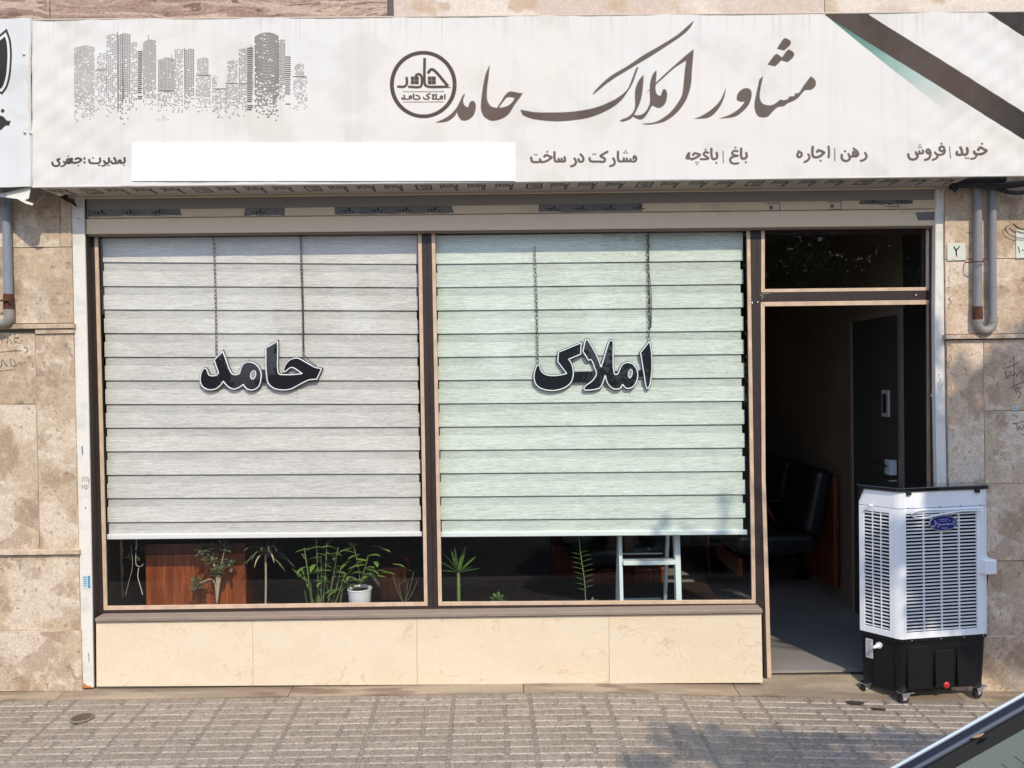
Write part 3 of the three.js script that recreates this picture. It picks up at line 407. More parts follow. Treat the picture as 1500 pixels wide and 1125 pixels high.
    D[o] = clamp(D[o] - weave - stain - streak - line + warm * 0.4, 0, 255); D[o + 1] = clamp(D[o + 1] - weave - stain - streak - line, 0, 255); D[o + 2] = clamp(D[o + 2] - weave - stain * 1.3 - streak * 0.9 - line - warm * 0.5, 0, 255);
  }
  g.putImageData(im, 0, 0);
  const o = at(800, 274, ZB), banner = thing('sign_banner', 'wide off-white cloth banner over the shopfront with skyline print and brown lettering', 'banner', [o.x, o.y, ZB]);
  const folds = (x, y, u) => { const e = 0.25 + ss(0.16, 0.02, u) * 1.0 + ss(0.8, 0.95, u) * 1.1; return 0.7 * e * (0.0014 * Math.sin((x * 0.55 + y) * 34 + 3 * Math.sin(x * 2.1)) + 0.0009 * Math.sin((x * 0.8 - y * 1.1) * 52 + x)) + 0.0012 * Math.sin(x * 9) + 0.0008 * Math.sin(y * 16 + x * 3) + 0.0004 * Math.sin(x * 41 + y * 5); };
  part('cloth', clothSheet(MAIN, 420, 70, folds), mat({ map: canvasTex(c), color: lin(0.985, 0.98, 0.975), roughness: 0.85 }), banner);
  const edge = (p, q, h, dz) => { const a = at(...p, ZB), b = at(...q, ZB); const gg = tube([V(a.x, a.y, ZB - 0.004), V((a.x + b.x) / 2, (a.y + b.y) / 2 - 0.001, ZB - 0.004), V(b.x, b.y, ZB - 0.004)], h, 40, 8); return gg; };
  part('hem', edge([47, 274], [1570, 256.2], 0.005), M.hemCloth, banner);
  part('top_hem', edge([47, 29], [1570, 16.2], 0.006), mat({ color: lin(0.55, 0.47, 0.38), roughness: 0.9 }), banner);
  const wp = [[193, 209], [755, 209], [755, 265], [193, 265]].map(([x, y]) => { const p = at(x, y, ZB + 0.006); return V2(p.x, p.y); });
  part('blank_patch', extr(wp.reverse(), ZB + 0.006, 0.002, 0.0004), mat({ color: lin(0.96, 0.96, 0.96), roughness: 0.6 }), banner);

  // neighbouring banner at the left
  const W2 = 1024, H2 = 640, c2 = canvas(W2, H2), g2 = c2.getContext('2d'), inv2 = inverse(SIDE), m2 = (x, y) => { const [u, v] = inv2(x, y); return [u * W2, v * H2]; };
  g2.fillStyle = '#dedfdd'; g2.fillRect(0, 0, W2, H2);
  const blob = (pts, fill, stroke, lw) => { g2.beginPath(); outline(pts, 8).forEach(([x, y], i) => { const p = m2(x / 5.92, 30 + y / 5.92); i ? g2.lineTo(...p) : g2.moveTo(...p); }); g2.closePath(); if (fill) { g2.fillStyle = fill; g2.fill(); } if (stroke) { g2.lineWidth = lw; g2.strokeStyle = stroke; g2.stroke(); } };
  const letter = [[45, 120, 1], [65, 180], [75, 270], [75, 360], [65, 470], [40, 560], [10, 605, 1], [-40, 560], [-60, 300], [-40, 200]];
  blob(letter, '#2e2c2d', '#3a3738', 27); blob(letter, '#2e2c2d', '#e4e2de', 10); blob([[23, 762, 1], [42, 783, 1], [23, 806, 1], [5, 783, 1]], '#35302f'); blob([[-60, 830], [20, 830], [60, 868], [97, 870, 1], [80, 915, 1], [50, 915], [0, 955], [-60, 950]], '#35302f');
  const im2 = g2.getImageData(0, 0, W2, H2), D2 = im2.data; for (let i = 0; i < D2.length; i += 4) { const x = (i / 4) % W2, y = Math.floor(i / 4 / W2), s = ss(0.55, 0.72, fbm(x / W2, y / H2, 9, 6, 4, 1110)) * 9 + ((x & 1) ^ (y & 1)) * 3; D2[i] -= s; D2[i + 1] -= s; D2[i + 2] -= s * 1.3; } g2.putImageData(im2, 0, 0);
  const q = at(20, 274, ZB), nb = thing('sign_banner', 'grey-white banner of the neighbouring shop at the left edge with torn lower corner', 'banner', [q.x, q.y, ZB]);
  part('cloth', clothSheet(SIDE, 120, 80, (x, y, u, v) => { const r = ss(0.93, 0.995, u); return 0.007 * r + 0.004 * r * Math.sin(v * 7 + 1) + 0.0012 * Math.sin(y * 20 + x * 8) + 0.004 * ss(0.9, 0.95, u) * ss(1, 0.96, u); }), mat({ map: canvasTex(c2), roughness: 0.85 }), nb);
  { const a = at(46.5, 28, ZB), b = at(46, 274, ZB); part('folded_edge', tube([V(a.x, a.y, ZB + 0.004), V(lerp(a.x, b.x, 0.4) - 0.006, lerp(a.y, b.y, 0.4), ZB + 0.008), V(lerp(a.x, b.x, 0.72) + 0.002, lerp(a.y, b.y, 0.72), ZB + 0.006), V(b.x, b.y, ZB + 0.004)], 0.0045, 40, 8), M.hemCloth, nb); }
  for (const [x, y] of [[35.5, 79.5], [36.5, 194], [45.5, 195]]) { const p = at(x, y, ZB + 0.01), s = new THREE.SphereGeometry(0.007, 12, 8); s.scale(1, 1, 0.5); s.translate(p.x, p.y, ZB + 0.014); part('screw', s, M.chrome, nb); }
  const flap = [[-60, 281], [0, 281], [47, 275], [48, 277], [46, 292], [41, 295], [51, 299], [50, 302], [43, 300], [30, 293], [0, 287], [-60, 287]].map(([x, y]) => at(x, y, ZB - 0.02));
  { const s = new THREE.ShapeGeometry(new THREE.Shape(flap.map((p) => V2(p.x, p.y)))), P = s.attributes.position; for (let i = 0; i < P.count; i++) P.setZ(i, ZB - 0.02 + 0.03 * Math.sin(P.getX(i) * 22)); s.computeVertexNormals(); part('torn_flap', s, mat({ map: T.dirt, color: lin(0.78, 0.76, 0.7), side: THREE.DoubleSide }), nb); }

  // soffit under the banner with upside-down film print
  const c3 = canvas(2048, 64), g3 = c3.getContext('2d'); g3.fillStyle = '#b4aea6'; g3.fillRect(0, 0, 2048, 64); g3.save(); g3.translate(2048, 0); g3.scale(-1, 1); g3.fillStyle = '#1c1917'; g3.strokeStyle = '#1c1917'; g3.lineWidth = 2;
  for (let i = 0; i < 33; i++) { const x = 14 + i * 62; if (i % 4 === 3) { g3.strokeStyle = '#302c29'; g3.lineWidth = 4; g3.strokeRect(x, 28, 32, 28); g3.fillRect(x + 5, 34, 14, 5); g3.fillRect(x + 5, 44, 20, 5); } else { g3.save(); g3.translate(x, 0); g3.scale(0.72, 2); g3.font = 'bold 27px sans-serif'; g3.fillText('A', 0, 29); g3.font = 'bold 18px sans-serif'; g3.fillText('urad', 18, 29); g3.restore(); } } g3.restore();
  const s0 = at(58, 274, ZB), s1 = at(1424, 258, ZB), sy = (x) => lerp(s0.y, s1.y, (x - s0.x) / (s1.x - s0.x)) - 0.006;
  const so = thing('banner_soffit', 'grey panel with printed film under the main banner above the shutter', 'panel', [0, sy(0), 0.1]);
  const sg = (x0, x1) => { const g0 = new THREE.BufferGeometry(), z0 = -0.012, z1 = ZB - 0.003, t = 0.006, P = [], I = [], uv = []; for (const [x, y, z, u, v] of [[x0, sy(x0), z1, 0, 0], [x1, sy(x1), z1, 1, 0], [x1, sy(x1), z0, 1, 1], [x0, sy(x0), z0, 0, 1], [x0, sy(x0) + t, z1, 0, 0], [x1, sy(x1) + t, z1, 1, 0], [x1, sy(x1) + t, z0, 1, 1], [x0, sy(x0) + t, z0, 0, 1]]) { P.push(x, y, z); uv.push(u, v); } I.push(0, 2, 1, 0, 3, 2, 4, 5, 6, 4, 6, 7, 0, 1, 5, 0, 5, 4, 1, 2, 6, 1, 6, 5, 2, 3, 7, 2, 7, 6, 3, 0, 4, 3, 4, 7); g0.setAttribute('position', new THREE.Float32BufferAttribute(P, 3)); g0.setAttribute('uv', new THREE.Float32BufferAttribute(uv, 2)); g0.setIndex(I); const n = g0.toNonIndexed(); n.computeVertexNormals(); return n; };
  part('film_panel', sg(at(92, 287).x, at(1386, 277).x), mat({ map: canvasTex(c3), color: lin(1, 0.98, 0.95), roughness: 0.6 }), so);
  part('edge_lip', tube([V(at(92, 287).x, sy(at(92, 287).x) - 0.004, -0.004), V(at(1386, 277).x, sy(at(1386, 277).x) - 0.004, -0.004)], 0.006, 4, 6), M.shutter, so);
  const wires = thing('cable_bundle', 'dark cables and clamps tucked under the banner at the right end', 'cables', [at(1440, 270, 0.1).x, at(1440, 270, 0.1).y, 0.1]);
  for (const [a, b, cc, r] of [[[1392, 272], [1425, 268], [1470, 262], 0.022], [[1400, 264], [1450, 272], [1510, 268], 0.018], [[1455, 274], [1480, 282], [1520, 280], 0.012], [[1396, 280], [1410, 268], [1432, 264], 0.014]]) { const pt = (q0, z) => at(q0[0], q0[1], z); part('cable', tube([pt(a, 0.06), pt(b, 0.09), pt(cc, 0.07)], r, 20, 8), M.cable, wires); }
  const bk = thing('metal_bracket', 'dark broken bracket ends under the banner beside the left shutter post', 'bracket', [at(80, 285, 0.08).x, at(80, 285, 0.08).y, 0.08]);
  part('plate', prism([[52, 276], [66, 276], [63, 288], [56, 292], [52, 300], [49, 292]], 0.1, 0.012, 0.001), M.soffit, bk); part('tongue', prism([[74, 281], [89, 280], [91, 285], [84, 285.5]], 0.12, 0.02, 0.002), M.white, bk); part('hook', prism([[92, 276], [96, 290], [104, 291], [109, 302], [104, 298], [95, 294], [88, 288]], 0.06, 0.03, 0.002), M.cable, bk);
}

// ---------- roller shutter and its white guide posts ----------
{
  const o = at(750, 310, -0.02), sh = thing('roller_shutter', 'raised grey metal roller shutter with peeling film over the shopfront', 'shutter', [o.x, o.y, -0.02]);
  const L = 121, R = 1374, row = (yl, yr, yl2, yr2, z, d, m, n = 'shutter_slat', b = 0.003) => part(n, prism([[L, yl], [R, yr], [R, yr2], [L, yl2]], z, d, b), m, sh);
  row(286, 269, 290.5, 274.5, -0.03, 0.02, M.shutter); row(290.8, 274.8, 297, 281, -0.046, 0.02, M.film); part('slat_gap', prism([[L, 296.8], [R, 280.8], [R, 282], [L, 298]], -0.03, 0.01, 0.0004), M.cable, sh); row(297.5, 281.5, 320, 305.5, -0.024, 0.02, M.shutter); row(320.6, 306.3, 343, 330.4, -0.012, 0.03, M.shutter, 'bottom_bar'); row(343, 330.4, 346, 333.4, -0.022, 0.03, mat({ color: lin(0.2, 0.15, 0.11) }), 'shadow_strip', 0.001);  // lowest brown strip stands in for the shadow line under the bar
  for (const [x0, x1, y0, y1] of [[128, 262, 302, 317], [360, 418, 300, 316], [490, 660, 299, 314], [790, 942, 297, 311], [1262, 1338, 288, 300]]) {   // film left on the slat, ragged ends
    const pts = []; for (let i = 0; i <= 12; i++) pts.push([lerp(x0, x1, i / 12), y0 + rr(-0.8, 0.8) - (i / 12) * (x1 - x0) * 0.011]); for (let i = 12; i >= 0; i--) pts.push([lerp(x0, x1, i / 12) + (i % 12 ? 0 : rr(-6, 6)), y1 + rr(-1, 0.6) - (i / 12) * (x1 - x0) * 0.011]);
    part('film_scrap', prism(pts, -0.0225, 0.0012, 0.0002), mat({ map: T.scratch, color: lin(0.2, 0.19, 0.175), roughness: 0.5 }), sh);
    const pr = []; for (let x = x0 + 10; x < x1 - 14; x += 42) pr.push(...[0, 1, 2, 3].map((k) => { const p = at(x + k * 5, y1 - 5 + (k % 2) - (x - x0) * 0.011, -0.022); return box(p.x, p.x + 0.011, p.y - 0.004, p.y + 0.006 * ((k * 7 % 3) + 0.5), -0.0222, -0.0218); })); part('film_print', merge(pr), M.ink, sh).userData.kind = 'stuff';
  }
  for (const [x, y, w] of [[1020, 294, 16], [1073, 293, 18], [1180, 292, 26], [310, 302, 30], [600, 299, 25], [1250, 290, 20]]) part('film_scrap', prism([[x - w / 2, y], [x + w / 2, y - 0.3], [x + w / 2 - 3, y + 2.4], [x - w / 2 + 4, y + 2.2]], -0.0225, 0.0012, 0.0002), M.film, sh);
  for (const [x, y] of [[1125, 296], [1215, 294], [1300, 290]]) part('stamp', merge([box(at(x, y).x, at(x + 20, y).x, at(x, y + 1).y, at(x, y).y, -0.0224, -0.0219), box(at(x, y).x, at(x + 20, y).x, at(x, y + 12).y, at(x, y + 11).y, -0.0224, -0.0219), box(at(x + 4, y).x, at(x + 9, y).x, at(x, y + 9).y, at(x, y + 4).y, -0.0224, -0.0219), box(at(x + 19, y).x, at(x + 20, y).x, at(x, y + 12).y, at(x, y).y, -0.0224, -0.0219)]), mat({ color: lin(0.14, 0.13, 0.12) }), sh);
  part('film_tear', prism([[1341, 311], [1372, 310], [1373, 322], [1345, 323]], -0.0105, 0.0012, 0.0002), M.film, sh);

  const lp = thing('shutter_guide', 'white painted shutter post at the left with chipped foot and blue sticker', 'post', [at(125, 1005).x, 0, 0]);
  part('rail', prism([[104.5, 287], [122.5, 287], [129.5, 600], [137, 1007], [120.5, 1008], [111, 600]], 0.004, 0.012, 0.002), M.white, lp);
  part('channel', prism([[108, 287], [124.5, 287], [132.6, 600], [140, 1006], [124, 1006], [114, 600]], -0.0085, 0.05, 0.001), mat({ color: lin(0.035, 0.028, 0.026) }), lp);
  part('sticker', prism([[121, 843], [132, 843], [132.4, 862], [121.4, 862]], 0.0048, 0.0006, 0.0001), M.paper, lp);
  part('sticker_band', prism([[128.5, 843.5], [132, 843.5], [132.3, 861.5], [128.9, 861.5]], 0.0052, 0.0004, 0.0001), M.inkBlue, lp); part('sticker_print', merge([845, 848, 851, 854, 857].map((y) => prism([[122, y], [127, y], [127, y + 1.4], [122, y + 1.4]], 0.0052, 0.0004, 0))), M.inkBlue, lp);
  for (const [x, y] of [[114, 320], [108, 292], [126, 716], [125, 744]]) { const p = at(x, y, 0.005), s = new THREE.SphereGeometry(0.004, 8, 6); s.translate(p.x, p.y, 0.003); part('screw', s, M.cable, lp); }
  part('rust_patch', prism([[121, 1000], [123, 1001], [128, 1004.5], [133, 1005], [136, 1007.4], [120.6, 1008]], 0.0047, 0.0006, 0.0001), M.orange, lp);
  part('stamp_mark', merge([0, 1, 2, 3, 4, 5, 6, 7].map((i) => prism([[120 + (i % 4) * 2.6, 698 + (i > 3 ? 12 : 0)], [121.4 + (i % 4) * 2.6, 698 + (i > 3 ? 12 : 0)], [121.6 + (i % 4) * 2.6, 706 + (i > 3 ? 10 : 0) - (i % 2) * 2], [120.4 + (i % 4) * 2.6, 706 + (i > 3 ? 10 : 0)]], 0.0045, 0.0004, 0))), mat({ color: lin(0.45, 0.33, 0.26) }), lp);
  for (const [p] of [[[[130, 700], [131, 702], [130.4, 712], [129.6, 706]]], [[[129, 958], [130.4, 955], [131, 974], [129.7, 968]]], [[[119, 655], [121, 652], [122, 664], [120, 668]]]]) part('paint_chip', prism(p, 0.0045, 0.0004, 0.0001), M.greyPrint, lp);
  const rp = thing('shutter_guide', 'white painted shutter post right of the doorway', 'post', [at(1382, 1000).x, -0.06, 0]);
  part('rail', prism([[1372.5, 277], [1389, 276], [1386.5, 297], [1383, 312], [1383.4, 460], [1384.6, 580], [1387, 705], [1391.5, 1006], [1375, 1006], [1372.6, 705], [1370.4, 580], [1369.6, 460], [1370.5, 325]], 0.004, 0.05, 0.003), M.white, rp);
  part('channel', prism([[1364.5, 332], [1370, 332], [1369.6, 460], [1372.6, 705], [1375, 1006], [1369, 1006], [1366.6, 705], [1364, 460]], -0.03, 0.03, 0.001), mat({ color: lin(0.05, 0.035, 0.03) }), rp);
  part('side_strip', prism([[1383.4, 330], [1386, 330], [1386, 460], [1387.5, 580], [1389.5, 705], [1393.5, 1006], [1391.5, 1006], [1387, 705], [1384.6, 580], [1383.6, 460]], 0.0, 0.03, 0.0008), M.mortar, rp);
  scribble(rp, [[[1374, 552], [1378, 556], [1376, 562], [1380, 566]], [[1374, 560], [1375, 568], [1379, 572]], [[1381, 560], [1380, 566]]], 0.0048, 0.001, M.pencil, 'pen_mark');
  for (const [x, y] of [[1375, 549], [1378, 281]]) { const p = at(x, y, 0.004), s = new THREE.SphereGeometry(0.004, 8, 6); s.translate(p.x, p.y, 0.003); part('screw', s, M.cable, rp); }
}

// ---------- windows: brown frames with copper beads, glass, zebra blinds ----------
const ZF = -0.055, ZBD = -0.0535, ZG = -0.068;
const bar = (pts, z = ZF, d = 0.06, b = 0.002) => prism(pts, z, d, b);
function quadRing(o, i) { return [[o[0], o[1], i[1], i[0]], [o[1], o[2], i[2], i[1]], [o[3], i[3], i[2], o[2]], [o[0], i[0], i[3], o[3]]]; }   // top, right, bottom, left
function windowUnit(label, outer, beadOut, beadIn, glassMat) {
  const c = at((beadIn[0][0] + beadIn[1][0]) / 2, beadIn[2][1], ZF), w = thing('shop_window', label, 'window', [c.x, c.y, ZF]);
  quadRing(outer, beadOut).forEach((q) => part('frame', bar(q), M.brown, w));
  quadRing(beadOut, beadIn).forEach((q, i) => { if (i) part('bead', prism(q, ZBD, 0.011, 0.0012, 0), M.bead, w); });
  const P = at(beadIn[0][0] - 1, beadIn[0][1], ZG), Q1 = at(beadIn[1][0] + 1, beadIn[1][1], ZG), Q2 = at(beadIn[2][0] + 1, beadIn[2][1] + 1, ZG), Q3 = at(beadIn[3][0] - 1, beadIn[3][1] + 1, ZG), pane = new THREE.BufferGeometry();
  pane.setAttribute('position', new THREE.Float32BufferAttribute([P, Q3, Q2, P, Q2, Q1].flatMap((p) => [p.x, p.y, p.z]), 3)); pane.setAttribute('uv', new THREE.Float32BufferAttribute([0, 1, 0, 0, 1, 0, 0, 1, 1, 0, 1, 1], 2)); pane.computeVertexNormals();
  part('pane', pane, glassMat, w); return w;
}
windowUnit('left shop window with grey blind behind clear glass in a brown and copper frame', [[131, 322], [624.6, 316], [635, 895], [144.5, 906]], [[138.5, 347], [617.5, 342], [626.4, 887.5], [157, 894]].map((p, i) => (i === 0 ? [138, 347] : i === 3 ? [151.7, 894] : p)), [[142.8, 347.5], [612, 342.5], [621.2, 882.2], [156.6, 888]], M.glass);
windowUnit('right shop window with pale green tinted glass in a brown and copper frame', [[624.8, 316], [1107, 310], [1120, 890.5], [635.2, 895]], [[632, 342], [1099, 338], [1107.2, 884], [642, 887.5]], [[637.3, 342], [1094, 338], [1101.6, 879], [647.3, 882]], M.greenGlass);
{
  const head = thing('header_bar', 'dark brown header bar behind the shutter along the top of the shopfront', 'frame', [at(750, 320).x, at(750, 320).y, -0.09]);
  part('rail', prism([[122, 250], [1374, 235], [1374, 342], [122, 352]], -0.118, 0.06, 0.002), M.brown, head); part('shutter_box', prism([[122, 240], [1374, 225], [1374, 318], [122, 328]], -0.065, 0.05, 0.002), M.brown, head);
}
function blind(label, m, xl, xr, yl, yr, railPx, backInset) {
  const mBack = m.clone(); mBack.color.multiplyScalar(0.86); const Zf = -0.101, Zk = -0.108, N = yl.length, c = at((xl(600) + xr(600)) / 2, 780, Zf), b = thing('roller_blind', label, 'blind', [c.x, c.y, Zf]);  // back strips use a darker copy, shading between layers put into the colour
  const strip = (a0, a1, b0, b1, z, inL, inR) => prism([[xl(a0) + inL, a0], [xr(b0) - inR, b0], [xr(b1) - inR, b1], [xl(a1) + inL, a1]], z, 0.0016, 0.0004);
  for (let k = 0; k < N; k++) {
    const a1 = yl[k] - 1.2, b1 = yr[k] - 1.2, a0 = k ? yl[k - 1] + 12 : 345, b0 = k ? yr[k - 1] + 12 : 340;
    part('blind_strip', strip(a0, a1, b0, b1, Zf + rr(-0.0008, 0.0008), 0, 0), m, b);
    const an = k + 1 < N ? yl[k] + 16 : railPx[0][1] + 1, bn = k + 1 < N ? yr[k] + 16 : railPx[1][1] + 1;
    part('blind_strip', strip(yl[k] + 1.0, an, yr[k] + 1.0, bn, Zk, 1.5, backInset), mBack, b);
  }
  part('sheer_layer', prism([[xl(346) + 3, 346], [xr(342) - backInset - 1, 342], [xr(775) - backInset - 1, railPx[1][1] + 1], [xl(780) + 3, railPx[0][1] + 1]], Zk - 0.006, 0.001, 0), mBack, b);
  part('bottom_rail', prism(railPx, Zf + 0.012, 0.022, 0.003), M.rail, b); return b;
}
const seq = (a, z) => Array.from({ length: 12 }, (_, k) => lerp(a, z, k / 11));
blind('grey horizontal zebra blind lowered in the left window', M.fabricLeft, (y) => 150 + (y - 345) * 0.0185, (y) => 610.8 + (y - 345) * 0.0145, [385.1, 420.1, 454.4, 489, 523.9, 558.4, 593.2, 627.8, 662.3, 696.9, 731, 766.2], seq(387.8, 763), [[156, 783.2], [618.8, 779.4], [619, 786], [156.2, 790.6]], 2);
blind('pale greenish zebra blind lowered in the right window', M.fabricRight, (y) => 638 + (y - 345) * 0.0175, (y) => 1088 + (y - 345) * 0.0102, seq(387.8, 762.6), seq(382.8, 759.4), [[645.5, 780], [1094.9, 776.5], [1095, 783.4], [645.7, 787]], 4);

// ---------- hanging letter signs ----------
function letterSign(label, ox, oy, k, pieces, holes, bars, chains, cablePx, sub) {
  const Z = -0.083, t = 0.006, P2 = (p) => { const q = at(ox + p[0] / k, oy + p[1] / k, Z); return V2(q.x, q.y); };
  const c = P2(pieces[0][0]), g = thing('hanging_sign', label, 'sign', [c.x, c.y, Z]);
  const offset = (pts, d) => { const n = pts.length, area = pts.reduce((s, p, i) => s + p.x * pts[(i + 1) % n].y - pts[(i + 1) % n].x * p.y, 0), sg = area > 0 ? 1 : -1; return pts.map((p, i) => { const a = pts[(i + n - 1) % n], b = pts[(i + 1) % n], e1 = V2(p.x - a.x, p.y - a.y).normalize(), e2 = V2(b.x - p.x, b.y - p.y).normalize(), nn = V2((e1.y + e2.y) / 2, -(e1.x + e2.x) / 2), l = Math.max(0.55, nn.length()); nn.normalize(); return V2(p.x + nn.x * d * sg / l, p.y + nn.y * d * sg / l); }); };
  const curves = pieces.map((p) => outline(p, 5).map(P2)), thin = (q) => { const o = []; for (const p of q) if (!o.length || p.distanceTo(o[o.length - 1]) > 0.0012) o.push(p); return o; };
  for (const q0 of curves) {
    const q = thin(q0); if (THREE.ShapeUtils.isClockWise(q)) q.reverse();
    part('letter_rim', extr(offset(q, 0.0068), Z - 0.001, t, 0.0006), M.signRim, g);
    part('letter_face', extr(q, Z, 0.003, 0), M.signBlack, g);
    part('outline_tube', new THREE.TubeGeometry(new THREE.CatmullRomCurve3(q.map((p) => V(p.x, p.y, Z + 0.0024)), true, 'catmullrom', 0.2), q.length * 3, 0.0036, 6, true), M.tubeWhite, g);
  }
  for (const [hx, hy, rx, ry] of holes) { const q = []; for (let i = 0; i < 20; i++) { const a = i * Math.PI / 10; q.push(P2([hx + rx * Math.cos(a) - 4 * Math.sin(a), hy + ry * Math.sin(a)])); } part('outline_tube', new THREE.TubeGeometry(new THREE.CatmullRomCurve3(q.map((p) => V(p.x, p.y, Z + 0.0012)), true), 60, 0.0026, 6, true), M.tubeWhite, g); part('counter_fill', extr(q.reverse(), Z + 0.0006, 0.001, 0), mat({ color: lin(0.32, 0.32, 0.33) }), g); }
  for (const [x0, y0, x1, y1] of bars) { const a = P2([x0, y0]), b = P2([x1, y1]); part('joining_bar', box(a.x, b.x, b.y, a.y, Z - 0.009, Z - 0.0075), M.signBlack, g); }
  for (const [a, b] of chains) {                                     // wire links, alternately turned
    const A = at(...a, Z - 0.003), B = at(...b, Z - 0.003), n = Math.round(A.distanceTo(B) / 0.0235), list = [];
    for (let i = 0; i < n; i++) { const f = (i + 0.5) / n, l = new THREE.TorusGeometry(0.0066, 0.0017, 6, 14); l.scale(0.85, 2.1, 1); l.rotateY(i % 2 ? 1.0 : 0.25 * Math.sin(i)); l.translate(lerp(A.x, B.x, f) + 0.003 * Math.sin(f * 3), lerp(A.y, B.y, f), Z - 0.003); list.push(l); }
    part('chain', merge(list), M.chain, g).userData.kind = 'stuff';
  }
  for (const pts of cablePx) part('cable', tube(pts.map((p) => at(...p, Z - 0.006)), 0.0022, 40, 6), M.cable, g);
  for (const p of sub) { const q = P2(p), s = new THREE.CylinderGeometry(0.0025, 0.0025, 0.008, 8); s.rotateX(Math.PI / 2); s.translate(q.x, q.y, Z - 0.003); part('fixing', s, M.signRim, g); }
}
letterSign('black letter sign with white outline hung on chains before the left grey blind', 260, 330, 4.165, [
  [[165, 872], [145, 905], [140, 950], [155, 985], [190, 1003], [230, 1000], [260, 980], [280, 952, 1], [310, 985], [345, 1000], [385, 985], [400, 970, 1], [425, 998], [460, 1005], [495, 985], [510, 940], [508, 890], [480, 850], [440, 835], [405, 845], [385, 880], [378, 905], [350, 912], [325, 895], [300, 830], [278, 770, 1], [225, 822, 1], [240, 870], [250, 903], [230, 918], [195, 915], [182, 885]],
  [[612, 708, 1], [540, 750, 1], [540, 850], [545, 920], [555, 965], [590, 995], [640, 1005], [690, 1000], [740, 975], [800, 945], [850, 940, 1], [880, 875, 1], [840, 867], [790, 840], [735, 812], [690, 820], [660, 850], [647, 885], [658, 893], [700, 868], [762, 906, 1], [700, 912], [650, 912], [622, 908], [612, 880], [612, 800]]],
  [[462, 913, 16, 26]], [[505, 880, 545, 960]], [[[313, 345], [317, 519]], [[440.5, 345], [444.5, 520]]], [[[440, 343], [441, 400], [443.5, 440], [445, 512]], [[444, 519], [455, 530], [468, 540]]], [[185, 1016], [435, 1016], [725, 1010], [568, 716], [436, 822]]);
letterSign('black letter sign with white outline hung on chains before the right greenish blind', 740, 330, 4.165, [
  [[197, 853], [180, 890], [177, 940], [195, 980], [240, 1003], [300, 1008], [360, 992], [400, 960], [415, 910], [408, 855], [387, 818, 1], [460, 787, 1], [463, 718, 1], [325, 775, 1], [320, 832, 1], [375, 905, 1], [330, 915], [280, 918], [240, 908], [217, 885], [210, 860]],
  [[490, 700], [474, 770, 1], [508, 825, 1], [525, 822], [545, 868], [556, 910], [530, 950], [487, 983], [484, 1005], [540, 1003], [583, 985], [610, 915, 1], [625, 965], [660, 998], [700, 995], [715, 970, 1], [740, 995], [780, 985], [805, 940], [805, 890], [780, 850], [745, 838], [710, 855], [690, 900], [668, 908], [658, 850], [658, 720], [645, 703], [630, 720], [605, 800], [585, 868, 1], [560, 800], [525, 735], [503, 702]],
  [[880, 708, 1], [825, 778, 1], [845, 900], [858, 980], [870, 996], [884, 965], [894, 880], [892, 780]]],
  [[763, 905, 12, 26]], [[405, 893, 560, 955], [590, 890, 720, 935], [790, 885, 850, 925]], [[[783, 362], [787.5, 532]], [[948, 345], [950.5, 500]]], [[[950.5, 340], [951, 400], [953.8, 430], [953.5, 482], [951, 420]]], [[357, 1016], [545, 1014], [768, 1008], [652, 694], [462, 706]]);

